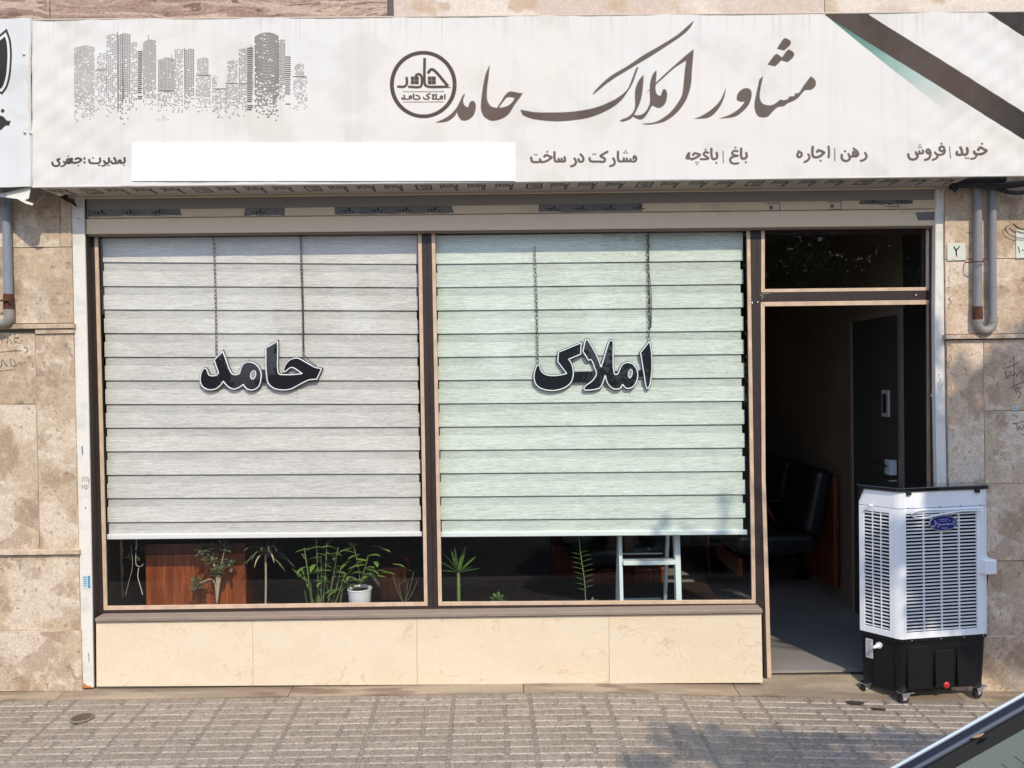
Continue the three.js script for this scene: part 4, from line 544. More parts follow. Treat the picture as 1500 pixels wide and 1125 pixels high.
// ---------- doorway ----------
{
  const c = at(1240, 990, ZF), d = thing('door_frame', 'brown and copper frame of the open doorway with a dark fanlight', 'door frame', [c.x, 0, ZF]);
  part('jamb', bar([[1107.2, 310], [1115.5, 310], [1115.5, 425], [1114.5, 440], [1124, 994], [1119.5, 994]], ZF, 0.06), M.brown, d);
  part('jamb', bar([[1363.5, 320], [1370, 320], [1372, 1000], [1366.5, 1000]], ZF, 0.06), M.brown, d);
  part('transom', bar([[1115, 428.6], [1364, 425.6], [1364, 439], [1114.6, 442.2]], ZF + 0.001, 0.06), M.brown, d);
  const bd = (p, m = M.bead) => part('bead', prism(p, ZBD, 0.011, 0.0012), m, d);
  bd([[1115.2, 335], [1120.4, 335], [1120.4, 423.8], [1115, 428.6]]); bd([[1120.4, 423.4], [1358, 420.6], [1363.4, 425.4], [1115.4, 428.4]]); bd([[1357.6, 330], [1363.4, 330], [1363.4, 425], [1357.6, 420.6]]);
  bd([[1114.4, 442.3], [1363.8, 439.2], [1358, 446], [1120.2, 448.8]]); bd([[1114.4, 442.6], [1120.2, 449], [1121.5, 705], [1121.7, 706], [1130.3, 993], [1124, 993.4], [1115.8, 706]]); bd([[1358, 446], [1363.8, 439.4], [1366.6, 705], [1368, 998], [1361, 998], [1358.6, 705]], phys({ map: T.scratch, color: lin(0.4, 0.25, 0.16), roughness: 0.45 }));  // right bead is a darker copper, the shade of the post painted in
  const q = [[1120, 330], [1358, 328], [1358, 421], [1120, 424]].map(([x, y]) => at(x, y, ZG)), pane = new THREE.BufferGeometry(); pane.setAttribute('position', new THREE.Float32BufferAttribute([0, 3, 2, 0, 2, 1].flatMap((i) => [q[i].x, q[i].y, q[i].z]), 3)); pane.setAttribute('uv', new THREE.Float32BufferAttribute(new Float32Array(12), 2)); pane.computeVertexNormals(); part('fanlight_pane', pane, M.glass, d);
  for (const [x, y] of [[1101.5, 443.6], [1110, 442.9], [1342, 432.5]]) { const p = at(x, y, ZF + 0.001), s = new THREE.SphereGeometry(0.0045, 10, 8); s.scale(1, 1, 0.5); s.translate(p.x, p.y, ZF + 0.002); part('screw', s, M.chrome, d); }
  part('scratch', merge([ribbon([[1114, 431], [1120, 430.5], [1127, 429.4]].map(([x, y]) => { const p = at(x, y, ZF + 0.0022); return [p.x, p.y]; }), 0.0014, ZF + 0.0022), ribbon([[1113, 433], [1118, 434], [1115, 438]].map(([x, y]) => { const p = at(x, y, ZF + 0.0022); return [p.x, p.y]; }), 0.0016, ZF + 0.0022)]), M.bead, d);
  part('strike_plate', box(at(1120, 720).x - 0.008, at(1120, 720).x + 0.002, at(1120, 810).y, at(1120, 790).y, ZBD - 0.02, ZBD + 0.001), M.rubber, d);
  part('threshold', prism([[1130, 987.6], [1370, 984.6], [1370, 990], [1130, 992.6]], -0.085, 0.03, 0.002), M.cable, d);
  part('shade_board', box(2.398, 2.4185, 0.006, 2.5, -0.44, -0.118), mat({ color: lin(0.012, 0.009, 0.008), roughness: 0.8 }), d);  // near-black board added over the side wall, shade put into its colour
}

// ---------- pipes and number plates ----------
{
  const pt = (x, y, z) => at(x, y, z), r1 = thing('drain_pipe', 'grey U-shaped drain pipe pair on the right wall with a rusty joint', 'pipe', [at(1442, 480).x, at(1442, 480).y, 0.05]);
  const a = pt(1432, 455, 0.043), b = pt(1454, 455, 0.043), top = at(1432, 250, 0.043).y, rad = (b.x - a.x) / 2;
  part('pipe', rod(V(at(1432, 262, 0.043).x, top, 0.043), V(a.x, a.y, 0.043), 0.021, 0.021, 20), M.pipe, r1); part('pipe', rod(V(at(1453.5, 262, 0.043).x, top, 0.043), V(b.x, at(1454, 472, 0.043).y, 0.043), 0.0195, 0.0195, 20), M.pipe, r1);
  const yb = at(1443, 472, 0.043).y, bend = []; for (let i = 0; i <= 12; i++) { const t = Math.PI + i * Math.PI / 12; bend.push(V((a.x + b.x) / 2 + rad * Math.cos(t), yb + rad * 1.15 * Math.sin(t), 0.043)); }
  part('elbow', new THREE.TubeGeometry(new THREE.CatmullRomCurve3(bend), 24, 0.0235, 16), M.pipeGrey, r1); part('collar', rod(V(b.x, yb - 0.004, 0.043), V(b.x, yb + 0.03, 0.043), 0.0245, 0.0245, 18), M.pipeGrey, r1); part('collar', rod(V(a.x, yb - 0.004, 0.043), V(a.x, yb + 0.02, 0.043), 0.0245, 0.0245, 18), M.pipeGrey, r1);
  part('rusty_joint', rod(V(a.x, at(1432, 468, 0.043).y, 0.043), V(a.x, at(1432, 449, 0.043).y, 0.043), 0.0255, 0.0245, 14), M.rust, r1);
  const cy = at(1432, 382, 0.06); part('clamp', tube([V(cy.x - 0.045, cy.y - 0.004, 0.02), V(cy.x - 0.028, cy.y - 0.006, 0.07), V(cy.x, cy.y - 0.008, 0.083), V(cy.x + 0.03, cy.y - 0.006, 0.07), V(cy.x + 0.04, cy.y + 0.01, 0.02)], 0.003, 24, 6), M.rust, r1);
  const l1 = thing('drain_pipe', 'blue-grey drain pipe with rusty clamp and elbow at the left edge', 'pipe', [at(10, 460).x, at(10, 460).y, 0.05]);
  const c = at(12.5, 432, 0.043), cx = at(9, 290, 0.043).x, e = at(12.5, 466, 0.043); part('pipe', rod(V(cx, at(9, 262, 0.043).y, 0.043), c, 0.0215, 0.0215, 20), mat({ map: T.dirt, color: lin(0.25, 0.29, 0.36), roughness: 0.5 }), l1);
  part('rusty_joint', rod(V(c.x, at(12, 453, 0.043).y, 0.043), V(c.x, at(12, 431, 0.043).y, 0.043), 0.0265, 0.025, 14), M.rust, l1); part('clamp_screw', rod(V(c.x - 0.045, at(12, 441, 0.043).y, 0.07), V(c.x + 0.03, at(12, 441, 0.043).y, 0.08), 0.005, 0.005, 8), M.rust, l1);
  part('elbow', tube([V(c.x, at(12, 452, 0.043).y, 0.043), V(c.x, e.y, 0.043), V(c.x - 0.01, e.y - 0.02, 0.043), V(c.x - 0.035, e.y - 0.03, 0.043), V(c.x - 0.4, e.y - 0.03, 0.043)], 0.025, 40, 16), M.pipeGrey, l1);

  const plate = (label, px, strokes, extra) => { const p = at(...px[2], 0.02), g = thing('number_plate', label, 'number plate', [p.x, p.y, 0.018]); part('tile', prism(px, 0.0215, 0.006, 0.001), M.plate, g); part('numeral', merge(strokes.map(([w, s]) => ribbon(s.map(([x, y]) => { const q = at(x, y, 0.0222); return [q.x, q.y]; }), w, 0.0222))), M.ink, g); return g; };
  plate('small white number plate with a single Persian digit beside the right post', [[1387.5, 356.5], [1414.5, 355.5], [1415.4, 381], [1388, 382]], [[0.0042, [[1398, 361.5], [1399, 364.5], [1402, 365.5], [1405.5, 360.5]]], [0.0034, [[1397.5, 361], [1400, 367], [1401.5, 376]]], [0.0038, [[1401, 365.5], [1401, 370], [1401.2, 375.5]]], [0.0008, [[1393, 379.6], [1399, 379.4]]]]);
  plate('white number plate with two Persian digits at the right edge of the photo', [[1488.5, 337], [1540, 336], [1540, 377], [1488.5, 378.5]], [[0.0034, [[1491.5, 361.5], [1492.8, 366], [1493.2, 370.5]]], [0.004, [[1497.2, 366], [1498.2, 366.4], [1499.4, 366.8]]]]);
  const w = thing('loose_cable', 'thin dark cable looped on the right wall above the two digit plate', 'cable', [at(1480, 340, 0.03).x, at(1480, 340, 0.03).y, 0.03]); part('wire', tube([[1478, 330], [1473, 333], [1475, 340], [1484, 346], [1499, 349], [1520, 346]].map(([x, y]) => at(x, y, 0.03)), 0.002, 40, 6), M.cable, w); part('wire', tube([[1484, 328], [1492, 334], [1510, 339]].map(([x, y]) => at(x, y, 0.035)), 0.0035, 30, 6), M.cable, w);
}

// ---------- air cooler ----------
{
  const c = thing('air_cooler', 'white and black wheeled air cooler with louvred panels standing at the doorway', 'air cooler', [2.30, gy(2.3, 0.1) - 0.002, 0.135]);
  c.rotation.y = 8 * Math.PI / 180;
  const plan = [[-0.372, -0.178], [-0.272, -0.026], [-0.262, -0.014], [-0.248, -0.004], [-0.232, 0], [0.24, 0], [0.256, -0.005], [0.27, -0.022], [0.372, -0.178]], back = [[0.31, -0.27], [-0.31, -0.27]];
  const solid = (pts, y0, y1, b = 0.002) => { const g = new THREE.ExtrudeGeometry(new THREE.Shape(pts.map(([x, z]) => V2(x, -z))), { depth: y1 - y0 - 2 * b, bevelEnabled: b > 0, bevelSize: b, bevelThickness: b, bevelOffset: -b, bevelSegments: 2 }); g.rotateX(-Math.PI / 2); g.translate(0, y0 + b, 0); return g; };
  const scaled = (k, dz = 0) => [...plan, ...back].map(([x, z]) => [x * k, (z + 0.13) * k - 0.13 + dz]);
  const Y0 = 0.345, Y1 = 1.122, SEAM = 1.034;
  own('filter_pad', solid([...plan.map(([x, z]) => [x * 0.93, (z + 0.13) * 0.82 - 0.145]), [0.29, -0.262], [-0.29, -0.262]], Y0 + 0.005, Y1 - 0.02, 0), M.pad, c);
  own('front_housing', solid([[-0.36, -0.182], [0.36, -0.182], [0.31, -0.272], [-0.31, -0.272]], Y0, Y1 + 0.003, 0.004), M.coolerBlack, c);
  // flat shell panel between two plan points, with an optional louvred opening
  const shell = (a, b, y0, y1, open, ribs, n, name = 'side_panel') => {
    const dx = b[0] - a[0], dz = b[1] - a[1], L = Math.hypot(dx, dz), g = new THREE.Group(); g.name = name; g.position.set(a[0], 0, a[1]); g.rotation.y = -Math.atan2(dz, dx); c.add(g);
    const hole = open && [V2(open[0], open[2]), V2(open[0], open[3]), V2(open[1], open[3]), V2(open[1], open[2])];
    own('shell', extr([V2(0, y0), V2(L, y0), V2(L, y1), V2(0, y1)], 0, 0.012, 0.0015, hole), M.coolerWhite, g);
    if (!open) return g;
    const [x0, x1, v0, v1] = open, p = (v1 - v0) / n;
    const lou = new THREE.BoxGeometry(x1 - x0 - 0.002, 0.0052, 0.009); lou.rotateX(0.15);
    for (let i = 0; i < n; i++) { const m = own('louvre', lou, M.coolerWhite, g); m.position.set((x0 + x1) / 2, v0 + (i + 0.5) * p, -0.0065); }
    for (let i = 1; i <= ribs; i++) { const x = lerp(x0, x1, i / (ribs + 1)); own('rib', box(x - 0.0022, x + 0.0022, v0, v1, -0.012, -0.0008), M.coolerWhite, g); }
    return g;
  };
  shell([-0.232, 0], [0.24, 0], Y0, SEAM - 0.0015, [0.014, 0.428, 0.378, 1.006], 3, 34, 'front_panel'); shell([-0.232, 0], [0.24, 0], SEAM + 0.0015, Y1, null);
  shell([-0.372, -0.178], [-0.272, -0.026], Y0, SEAM - 0.0015, [0.028, 0.158, 0.378, 1.006], 2, 33); shell([-0.372, -0.178], [-0.272, -0.026], SEAM + 0.0015, Y1, null);
  shell([0.27, -0.022], [0.372, -0.178], Y0, SEAM - 0.0015, [0.028, 0.158, 0.378, 1.006], 2, 33); shell([0.27, -0.022], [0.372, -0.178], SEAM + 0.0015, Y1, null);
  for (const pts of [plan.slice(1, 5), plan.slice(5, 8)]) for (const [y0, y1] of [[Y0, SEAM - 0.0015], [SEAM + 0.0015, Y1]]) { const g = new THREE.BufferGeometry(), P = [], I = [], nn = pts.length; for (const y of [y0, y1]) for (const [x, z] of pts) P.push(x, y, z - 0.0003); for (let i = 0; i + 1 < nn; i++) I.push(i, i + 1, nn + i + 1, i, nn + i + 1, nn + i); g.setAttribute('position', new THREE.Float32BufferAttribute(P, 3)); g.setIndex(I); g.setAttribute('uv', new THREE.Float32BufferAttribute(new Float32Array(P.length / 3 * 2), 2)); g.computeVertexNormals(); own('corner_panel', g, M.coolerWhite, c); }
  own('vent_label', box(-0.352, -0.325, SEAM + 0.0, SEAM + 0.012, -0.118, -0.114), M.coolerWhite, c);
  // lid of dark glossy glass with clips
  own('lid', solid(scaled(1.03, 0.004), Y1 + 0.001, Y1 + 0.024, 0.004), M.lid, c);
  const lip = own('lid_corner', new ConvexGeometry([[-0.384, Y1 + 0.02, -0.19], [-0.384, Y1 + 0.02, -0.165], [-0.366, Y1 + 0.02, -0.14], [-0.378, Y1 - 0.085, -0.19], [-0.378, Y1 - 0.085, -0.178], [-0.36, Y1 + 0.0, -0.15], [-0.35, Y1, -0.19]].map((p) => V(...p))), M.coolerBlack, c);
  for (const x of [-0.205, 0.195]) own('clip', box(x - 0.012, x + 0.012, Y1 - 0.016, Y1 + 0.006, -0.002, 0.012, 0.002), M.rubber, c);
  for (const [x, y] of [[-0.205, SEAM + 0.004], [-0.02, SEAM + 0.005], [0.1, SEAM + 0.006], [0.215, SEAM + 0.007]]) { const s = new THREE.SphereGeometry(0.003, 8, 6); s.translate(x, y, 0.001); own('screw', s, M.rubber, c); }
  // oval badge
  { const bx = -0.005, by = 0.952, e = (rx, ry, z, d, m, n) => { const s = new THREE.Shape(); s.absellipse(bx, by, rx, ry, 0, Math.PI * 2); own(n, extr(s, z, d, 0.0008), m, badge); }, badge = new THREE.Group(); badge.name = 'badge'; c.add(badge);
    e(0.083, 0.0425, 0.005, 0.006, M.chrome, 'badge_rim'); e(0.077, 0.0375, 0.0062, 0.004, M.navy, 'badge_face');
    const K = (pts, w) => ribbon(pts.map(([x, y]) => [bx + (x - 755) / 375 * 0.083, by - (y - 565) / 375 * 0.083]), w, 0.0068);
    own('badge_lettering', merge([K([[985, 535], [1040, 530], [1050, 560], [1000, 590], [860, 595], [660, 600]], 0.0022), K([[1025, 622], [1045, 632]], 0.0026), K([[860, 595], [860, 560]], 0.002), K([[905, 500], [925, 512]], 0.0026), K([[680, 600], [630, 585], [625, 560]], 0.0022), K([[645, 600], [620, 640], [585, 650]], 0.0022), K([[575, 530], [570, 600]], 0.0022), K([[525, 490], [530, 600], [500, 640], [465, 635], [450, 600]], 0.0024), K([[640, 475], [880, 470]], 0.0013), K([[645, 520], [850, 515]], 0.0011), K([[680, 660], [870, 665]], 0.0009), K([[700, 695], [860, 698]], 0.0009)]), mat({ color: lin(0.6, 0.6, 0.72) }), badge); }
  // white cord looped over the grille to the switch box
  own('cord', tube([[-0.19, 1.005, 0.004], [-0.17, 1.018, 0.008], [-0.12, 1.026, 0.008], [0.05, 1.022, 0.008], [0.2, 1.022, 0.008], [0.208, 1.014, 0.008], [0.1, 1.012, 0.008], [-0.02, 1.0, 0.009], [-0.12, 0.985, 0.01], [-0.17, 0.988, 0.009], [-0.187, 0.998, 0.006]].map((p) => V(...p)), 0.0042, 90, 8), M.coolerWhite, c);
  own('cord', tube([[0.205, 1.018, 0.008], [0.215, 0.99, 0.009], [0.222, 0.87, 0.009], [0.236, 0.775, 0.014], [0.24, 0.752, 0.018]].map((p) => V(...p)), 0.0036, 40, 8), M.coolerWhite, c);
  own('switch_box', box(0.215, 0.286, 0.672, 0.75, -0.012, 0.034, 0.007), M.coolerWhite, c); own('switch_dial', new THREE.CylinderGeometry(0.016, 0.018, 0.008, 20).translate(0.24, 0.753, 0.012), M.rail, c);
  own('power_cable', tube([[0.268, 0.675, -0.01], [0.278, 0.62, -0.03], [0.284, 0.55, -0.05], [0.276, 0.5, -0.07]].map((p) => V(...p)), 0.004, 30, 8), M.cable, c);
  // black water tank with raised panels
  const ring = (k, y, dz) => scaled(k, dz).map(([x, z]) => V(x, y, z));
  own('tank', new ConvexGeometry([...ring(0.965, 0.335, -0.004), ...ring(0.93, 0.062, -0.012)]), M.coolerBlack, c); own('tank_rim', solid(scaled(0.995, 0), 0.325, 0.346, 0.004), M.coolerBlack, c);
  const rise = (x0, x1, y0, y1, z = -0.001) => { const g = box(x0, x1, y0, y1, -0.014, 0.003, 0.003); g.rotateX(-0.028); g.translate(0, 0, z - 0.002); return g; };
  own('tank_panel', rise(-0.21, -0.075, 0.075, 0.3), M.coolerBlack, c); own('tank_panel', rise(-0.05, 0.055, 0.075, 0.27), M.coolerBlack, c); own('tank_panel', rise(0.08, 0.205, 0.075, 0.3), M.coolerBlack, c);
  const sidePt = (u, y, out) => { const a = [-0.372 * 0.95, -0.176], b = [-0.272 * 0.95, -0.03], nx = -0.836, nz = 0.549; return V(lerp(a[0], b[0], u) + nx * out, y, lerp(a[1], b[1], u) + nz * out); };
  const turned = (g, p) => { g.rotateY(-0.99 + 0); g.translate(p.x, p.y, p.z); return g; };
  own('tank_panel', turned(box(-0.05, 0.05, -0.11, 0.11, -0.006, 0.004, 0.003), sidePt(0.62, 0.18, 0)), M.coolerBlack, c);
  const lab = new THREE.Group(); lab.name = 'spec_label'; c.add(lab); own('paper', turned(box(-0.019, 0.019, -0.052, 0.052, 0, 0.0015), sidePt(0.2, 0.255, 0.004)), M.paper, lab); own('print', turned(merge(Array.from({ length: 11 }, (_, i) => box(-0.014, 0.014 - (i % 3) * 0.004, 0.04 - i * 0.0085, 0.0435 - i * 0.0085, 0.0016, 0.002))), sidePt(0.2, 0.255, 0.004)), M.greyPrint, lab);
  { const a = sidePt(0.5, 0.285, 0.0), b = sidePt(0.5, 0.285, 0.014), d = sidePt(0.42, 0.279, 0.05); own('drain_valve', merge([rod(a, b, 0.016, 0.016, 16), rod(b, d, 0.012, 0.006, 14)]), M.rail, c); }
  { const g = new THREE.SphereGeometry(0.019, 18, 12); g.scale(1, 1, 0.6); g.translate(0.012, 0.085, -0.006); own('drain_plug', g, M.red, c); }
  for (const x of [-0.19, -0.02, 0.115, 0.23]) { const s = new THREE.SphereGeometry(0.003, 8, 6); s.translate(x, 0.336, 0.0); own('screw', s, M.chrome, c); }
  const caster = (x, z, a) => {
    const g = new THREE.Group(); g.name = 'caster'; g.position.set(x, 0, z); g.rotation.y = a; g.scale.setScalar(1.18); c.add(g);
    const w = new THREE.CylinderGeometry(0.024, 0.024, 0.017, 24); w.rotateX(Math.PI / 2); w.translate(0, 0.024, 0); own('wheel', w, M.rubber, g);
    const sh = [V2(-0.012, 0.018), V2(0.008, 0.018), V2(0.034, 0.052), V2(-0.014, 0.052)]; for (const s of [-1, 1]) own('fork', extr(sh, s * 0.012 + 0.001, 0.002, 0.0004), M.chrome, g); own('mount', box(-0.02, 0.045, 0.05, 0.054, -0.02, 0.02, 0.001), M.chrome, g); own('axle', rod(V(0, 0.024, -0.015), V(0, 0.024, 0.015), 0.004, 0.004, 8), M.chrome, g);
  };
  caster(-0.235, -0.012, 0.1); caster(0.2, -0.012, 0.25); caster(-0.352, -0.165, 0.3); caster(0.3, -0.2, 0);
}

// ---------- plants on the ledge inside the windows ----------
function leafGeo(p, dir, len, w, droop, fold = 0.25) {
  const d = dir.clone().normalize(), side = V(d.z, 0, -d.x); if (side.lengthSq() < 1e-4) side.set(1, 0, 0); side.normalize(); const up = side.clone().cross(d).normalize(), n = 6, P = [], I = [], q = p.clone(), dd = d.clone();
  for (let i = 0; i <= n; i++) {
    const f = i / n, ww = w * Math.pow(Math.sin(Math.PI * Math.min(1, 0.08 + f * 0.92)), 0.8) * (i === n ? 0.05 : 1);
    P.push(q.x - side.x * ww + up.x * ww * fold, q.y - side.y * ww + up.y * ww * fold, q.z - side.z * ww + up.z * ww * fold, q.x, q.y, q.z, q.x + side.x * ww + up.x * ww * fold, q.y + side.y * ww + up.y * ww * fold, q.z + side.z * ww + up.z * ww * fold);
    if (i < n) { const o = i * 3; I.push(o, o + 1, o + 4, o, o + 4, o + 3, o + 1, o + 2, o + 5, o + 1, o + 5, o + 4); }
    dd.y -= droop / n * (0.3 + f * 1.4); dd.normalize(); q.addScaledVector(dd, len / n);
  }
  const g = new THREE.BufferGeometry(); g.setAttribute('position', new THREE.Float32BufferAttribute(P, 3)); g.setIndex(I); g.setAttribute('uv', new THREE.Float32BufferAttribute(new Float32Array(P.length / 3 * 2), 2)); g.computeVertexNormals(); return g;
}
const dirs = (yaw, pitch) => V(Math.cos(yaw) * Math.cos(pitch), Math.sin(pitch), Math.sin(yaw) * Math.cos(pitch));
{
  const ledgeY = at(380, 889, -0.2).y - 0.115;
  const ledge = thing('window_ledge', 'low inside ledge behind the glass carrying the potted plants', 'ledge', [0, ledgeY, -0.3]);
  part('board', box(at(150, 800).x, at(1100, 800).x, ledgeY - 0.03, ledgeY, -1.0, -0.125, 0.003), mat({ map: T.wood, color: lin(0.06, 0.06, 0.07), roughness: 0.8 }), ledge); for (const x of [-2, -1, 0, 1, 1.3]) part('bracket', box(x - 0.02, x + 0.02, 0.004, ledgeY - 0.03, -0.48, -0.15), M.darkWood, ledge);  // board run deep and near-black to hide the sunlit floor behind
  const plant = (name, label, px, z, potR, build, potMat = M.potDark, potH = 0.1) => {
    const p = at(px, 880, z), g = thing(name, label, 'plant', [p.x, ledgeY, z]); const prof = [[potR * 0.72, 0], [potR, potH], [potR * 1.04, potH], [potR * 1.04, potH + 0.006], [potR * 0.9, potH + 0.006], [potR * 0.88, potH - 0.012], [0.001, potH - 0.012]];
    own('pot', new THREE.LatheGeometry([V2(0.001, 0), ...prof.map(([x, y]) => V2(x, y))], 28), potMat, g); const s = new THREE.CircleGeometry(potR * 0.88, 20); s.rotateX(-Math.PI / 2); s.translate(0, potH - 0.01, 0); own('soil', s, M.soil, g);
    build(g, (x, y) => { const q = at(x, y, z); return V(q.x - p.x, q.y - ledgeY, 0); }); return g;
  };
  const cluster = (n, c, r, len, w, m, g, name = 'foliage', dr = 0.6, up = 0.2) => { const l = []; for (let i = 0; i < n; i++) l.push(leafGeo(V(c.x + rr(-r, r), c.y + rr(-r, r), c.z + rr(-r, r)), dirs(rr(0, 6.28), rr(-0.5, 1.1) + up), len * rr(0.6, 1.2), w * rr(0.7, 1.2), dr)); return own(name, merge(l), m, g); };
  plant('succulent_plant', 'pale branching succulent with small rosettes in front of the wooden cabinet', 316, -0.19, 0.045, (g, P) => {
    const heads = [[301, 806], [330, 800], [318, 838], [289, 856], [334, 826], [310, 818]], base = P(318, 884), mid = P(321, 846);
    for (const [x, y] of heads) { const h = P(x, y); own('stem', tube([base, mid.clone().lerp(h, 0.3), h], 0.0032, 14, 6), M.stemPale, g); cluster(64, h.add(V(0, 0, rr(-0.01, 0.015))), 0.024, 0.038, 0.0075, M.leafDull, g, 'rosette'); }
  });
  plant('dracaena_plant', 'thin pale trunk with long drooping narrow leaves beside the wooden cabinet', 389, -0.27, 0.045, (g, P) => {
    own('stem', tube([P(389, 886), P(389.5, 850), P(389, 812)], 0.006, 14, 8), M.stemPale, g); const top = P(389, 812);
    for (let i = 0; i < 34; i++) own('leaf', leafGeo(top.clone().add(V(0, rr(-0.01, 0.03), 0)), dirs(i * 2.4 + rr(-0.2, 0.2), rr(0.0, 0.9)), rr(0.13, 0.21), 0.0055, rr(0.9, 2.2)), i % 3 ? M.leafDull : M.stemPale, g);
  });
  plant('bamboo_plant', 'cluster of green bamboo-like stems with pointed leaves left of the white pot', 470, -0.18, 0.07, (g, P) => {
    for (const [x0, x1, y1, lf] of [[456, 449, 800, 5], [466, 462, 792, 8], [473, 478, 795, 8], [480, 497, 800, 9], [486, 500, 830, 5], [460, 440, 832, 3], [490, 507, 838, 5], [470, 470, 815, 5]]) { const a = P(x0, 886), b = P(x1, y1); b.z += rr(-0.03, 0.05); own('stem', tube([a, a.clone().lerp(b, 0.5).add(V(0.003, 0, 0)), b], 0.0034, 12, 6), M.stem, g); for (let i = 0; i < lf; i++) { const f = 0.35 + 0.65 * (i + 0.5) / lf; own('leaf', leafGeo(a.clone().lerp(b, f), dirs(i * 2.3 + x0, rr(-0.1, 0.9)), rr(0.08, 0.15), rr(0.009, 0.015), rr(0.4, 1.5)), rnd() < 0.55 ? M.leafBright : M.leafMid, g); } }
    for (let i = 0; i < 9; i++) own('leaf', leafGeo(P(450 + i * 6, 886), dirs(rr(0, 6), 1.3), rr(0.08, 0.16), 0.006, 0.3), M.leafMid, g);
  });
  plant('potted_plant', 'bright green leafy plant in a white pot by the middle frame', 527, -0.2, 0.068, (g, P) => {
    for (const [x, y] of [[520, 800], [541, 812], [535, 830], [553, 835], [513, 842]]) { const a = P(528, 856), b = P(x, y); b.z += rr(-0.02, 0.04); own('stem', tube([a, a.clone().lerp(b, 0.55).add(V(0.004, 0.01, 0)), b], 0.0026, 12, 6), M.stem, g); for (let i = 0; i < 4; i++) own('leaf', leafGeo(a.clone().lerp(b, 0.55 + 0.15 * i), dirs(i * 1.9 + x, rr(-0.1, 0.7)), rr(0.07, 0.12), rr(0.013, 0.019), rr(0.6, 1.6)), M.leafBright, g); }
    for (const [x, y, yaw] of [[531, 796, 2.8], [545, 800, 0.2], [556, 803, 0.5], [527, 812, 2.4], [534, 826, 2.9], [549, 822, 1.2], [560, 838, 0.1], [575, 826, 0.3]]) own('leaf', leafGeo(P(x, y), dirs(yaw, 0.2), 0.085, 0.013, 1.1), M.leafBright, g);
  }, M.potWhite, 0.21);
  plant('spindly_plant', 'thin dull plant in the right corner of the left window', 592, -0.2, 0.04, (g, P) => { for (const [x, y] of [[575, 842], [606, 838], [598, 850], [584, 856], [612, 850]]) { own('stem', tube([P(592, 886), P((x + 592) / 2, (y + 886) / 2 + 4), P(x, y)], 0.002, 10, 5), M.leafDull, g); own('leaf', leafGeo(P(x, y), dirs(x, 0.6), 0.06, 0.004, 0.6), M.leafDull, g); } });
  plant('yucca_plant', 'small yucca with a ringed green trunk by the middle frame of the right window', 672, -0.17, 0.045, (g, P) => {
    const prof = []; for (let i = 0; i <= 24; i++) prof.push(V2(0.009 + 0.0012 * Math.abs(Math.sin(i * 1.1)), i / 24 * (P(672, 838).y - 0.09) + 0.09)); own('trunk', new THREE.LatheGeometry(prof, 14), mat({ color: lin(0.17, 0.24, 0.06), roughness: 0.6 }), g); const top = P(672, 838);
    for (let i = 0; i < 15; i++) own('leaf', leafGeo(top.clone(), dirs(i * 2.4, 0.25 + 0.08 * i), rr(0.11, 0.17), 0.0095, 0.25), i % 2 ? M.leafBright : M.leafMid, g);
  });
  plant('rosette_plant', 'tiny round-leaved plant low in the right window', 728, -0.2, 0.04, (g, P) => { for (let i = 0; i < 12; i++) own('leaf', leafGeo(P(728, 880), dirs(i * 2.4, 0.3 + i * 0.09), 0.055, 0.014, 0.7), M.leafMid, g); });
  plant('feathery_plant', 'tall dark frond with paired narrow leaflets left of the white stepladder', 856, -0.2, 0.045, (g, P) => {
    const pts = [P(858, 886), P(856, 850), P(851, 815), P(848, 788)], cv = new THREE.CatmullRomCurve3(pts); own('stem', tube(pts, 0.003, 20, 6), M.stem, g);
    for (let i = 0; i < 22; i++) { const f = 0.2 + 0.78 * i / 22, p = cv.getPoint(f); own('leaflet', leafGeo(p, dirs(i % 2 ? 0.1 : 3.0, 0.45), lerp(0.07, 0.04, Math.abs(f - 0.5) * 2), 0.008, 0.5), M.leafMid, g); }
    for (let i = 0; i < 4; i++) own('leaflet', leafGeo(P(866, 884), dirs(i * 1.7, 0.8), 0.05, 0.01, 0.6), M.leafDull, g);
  });
  const vine = thing('dry_vine', 'pale dry stems hanging at the far left of the left window', 'plant', [at(203, 800, -0.2).x, at(203, 800, -0.2).y, -0.2]);
  for (const [pts, r] of [[[[200, 788], [199, 815], [200, 828], [206, 830], [210, 826]], 0.0022], [[[203, 832], [202, 845], [206, 860], [209, 871]], 0.0026], [[[192, 800], [194, 830], [188, 855], [184, 872]], 0.0015]]) part('stem', tube(pts.map((p) => at(...p, -0.2)), r, 24, 6), r > 0.002 ? mat({ color: lin(0.55, 0.5, 0.42) }) : M.stemPale, vine);
  { const l = []; for (let i = 0; i < 16; i++) { const p = at(rr(188, 210), rr(788, 818), -0.22); l.push(leafGeo(p, dirs(rr(0, 6), rr(-1, 0.3)), 0.05, 0.007, 0.8)); } part('foliage', merge(l), mat({ color: lin(0.05, 0.06, 0.035) }), vine); }
}

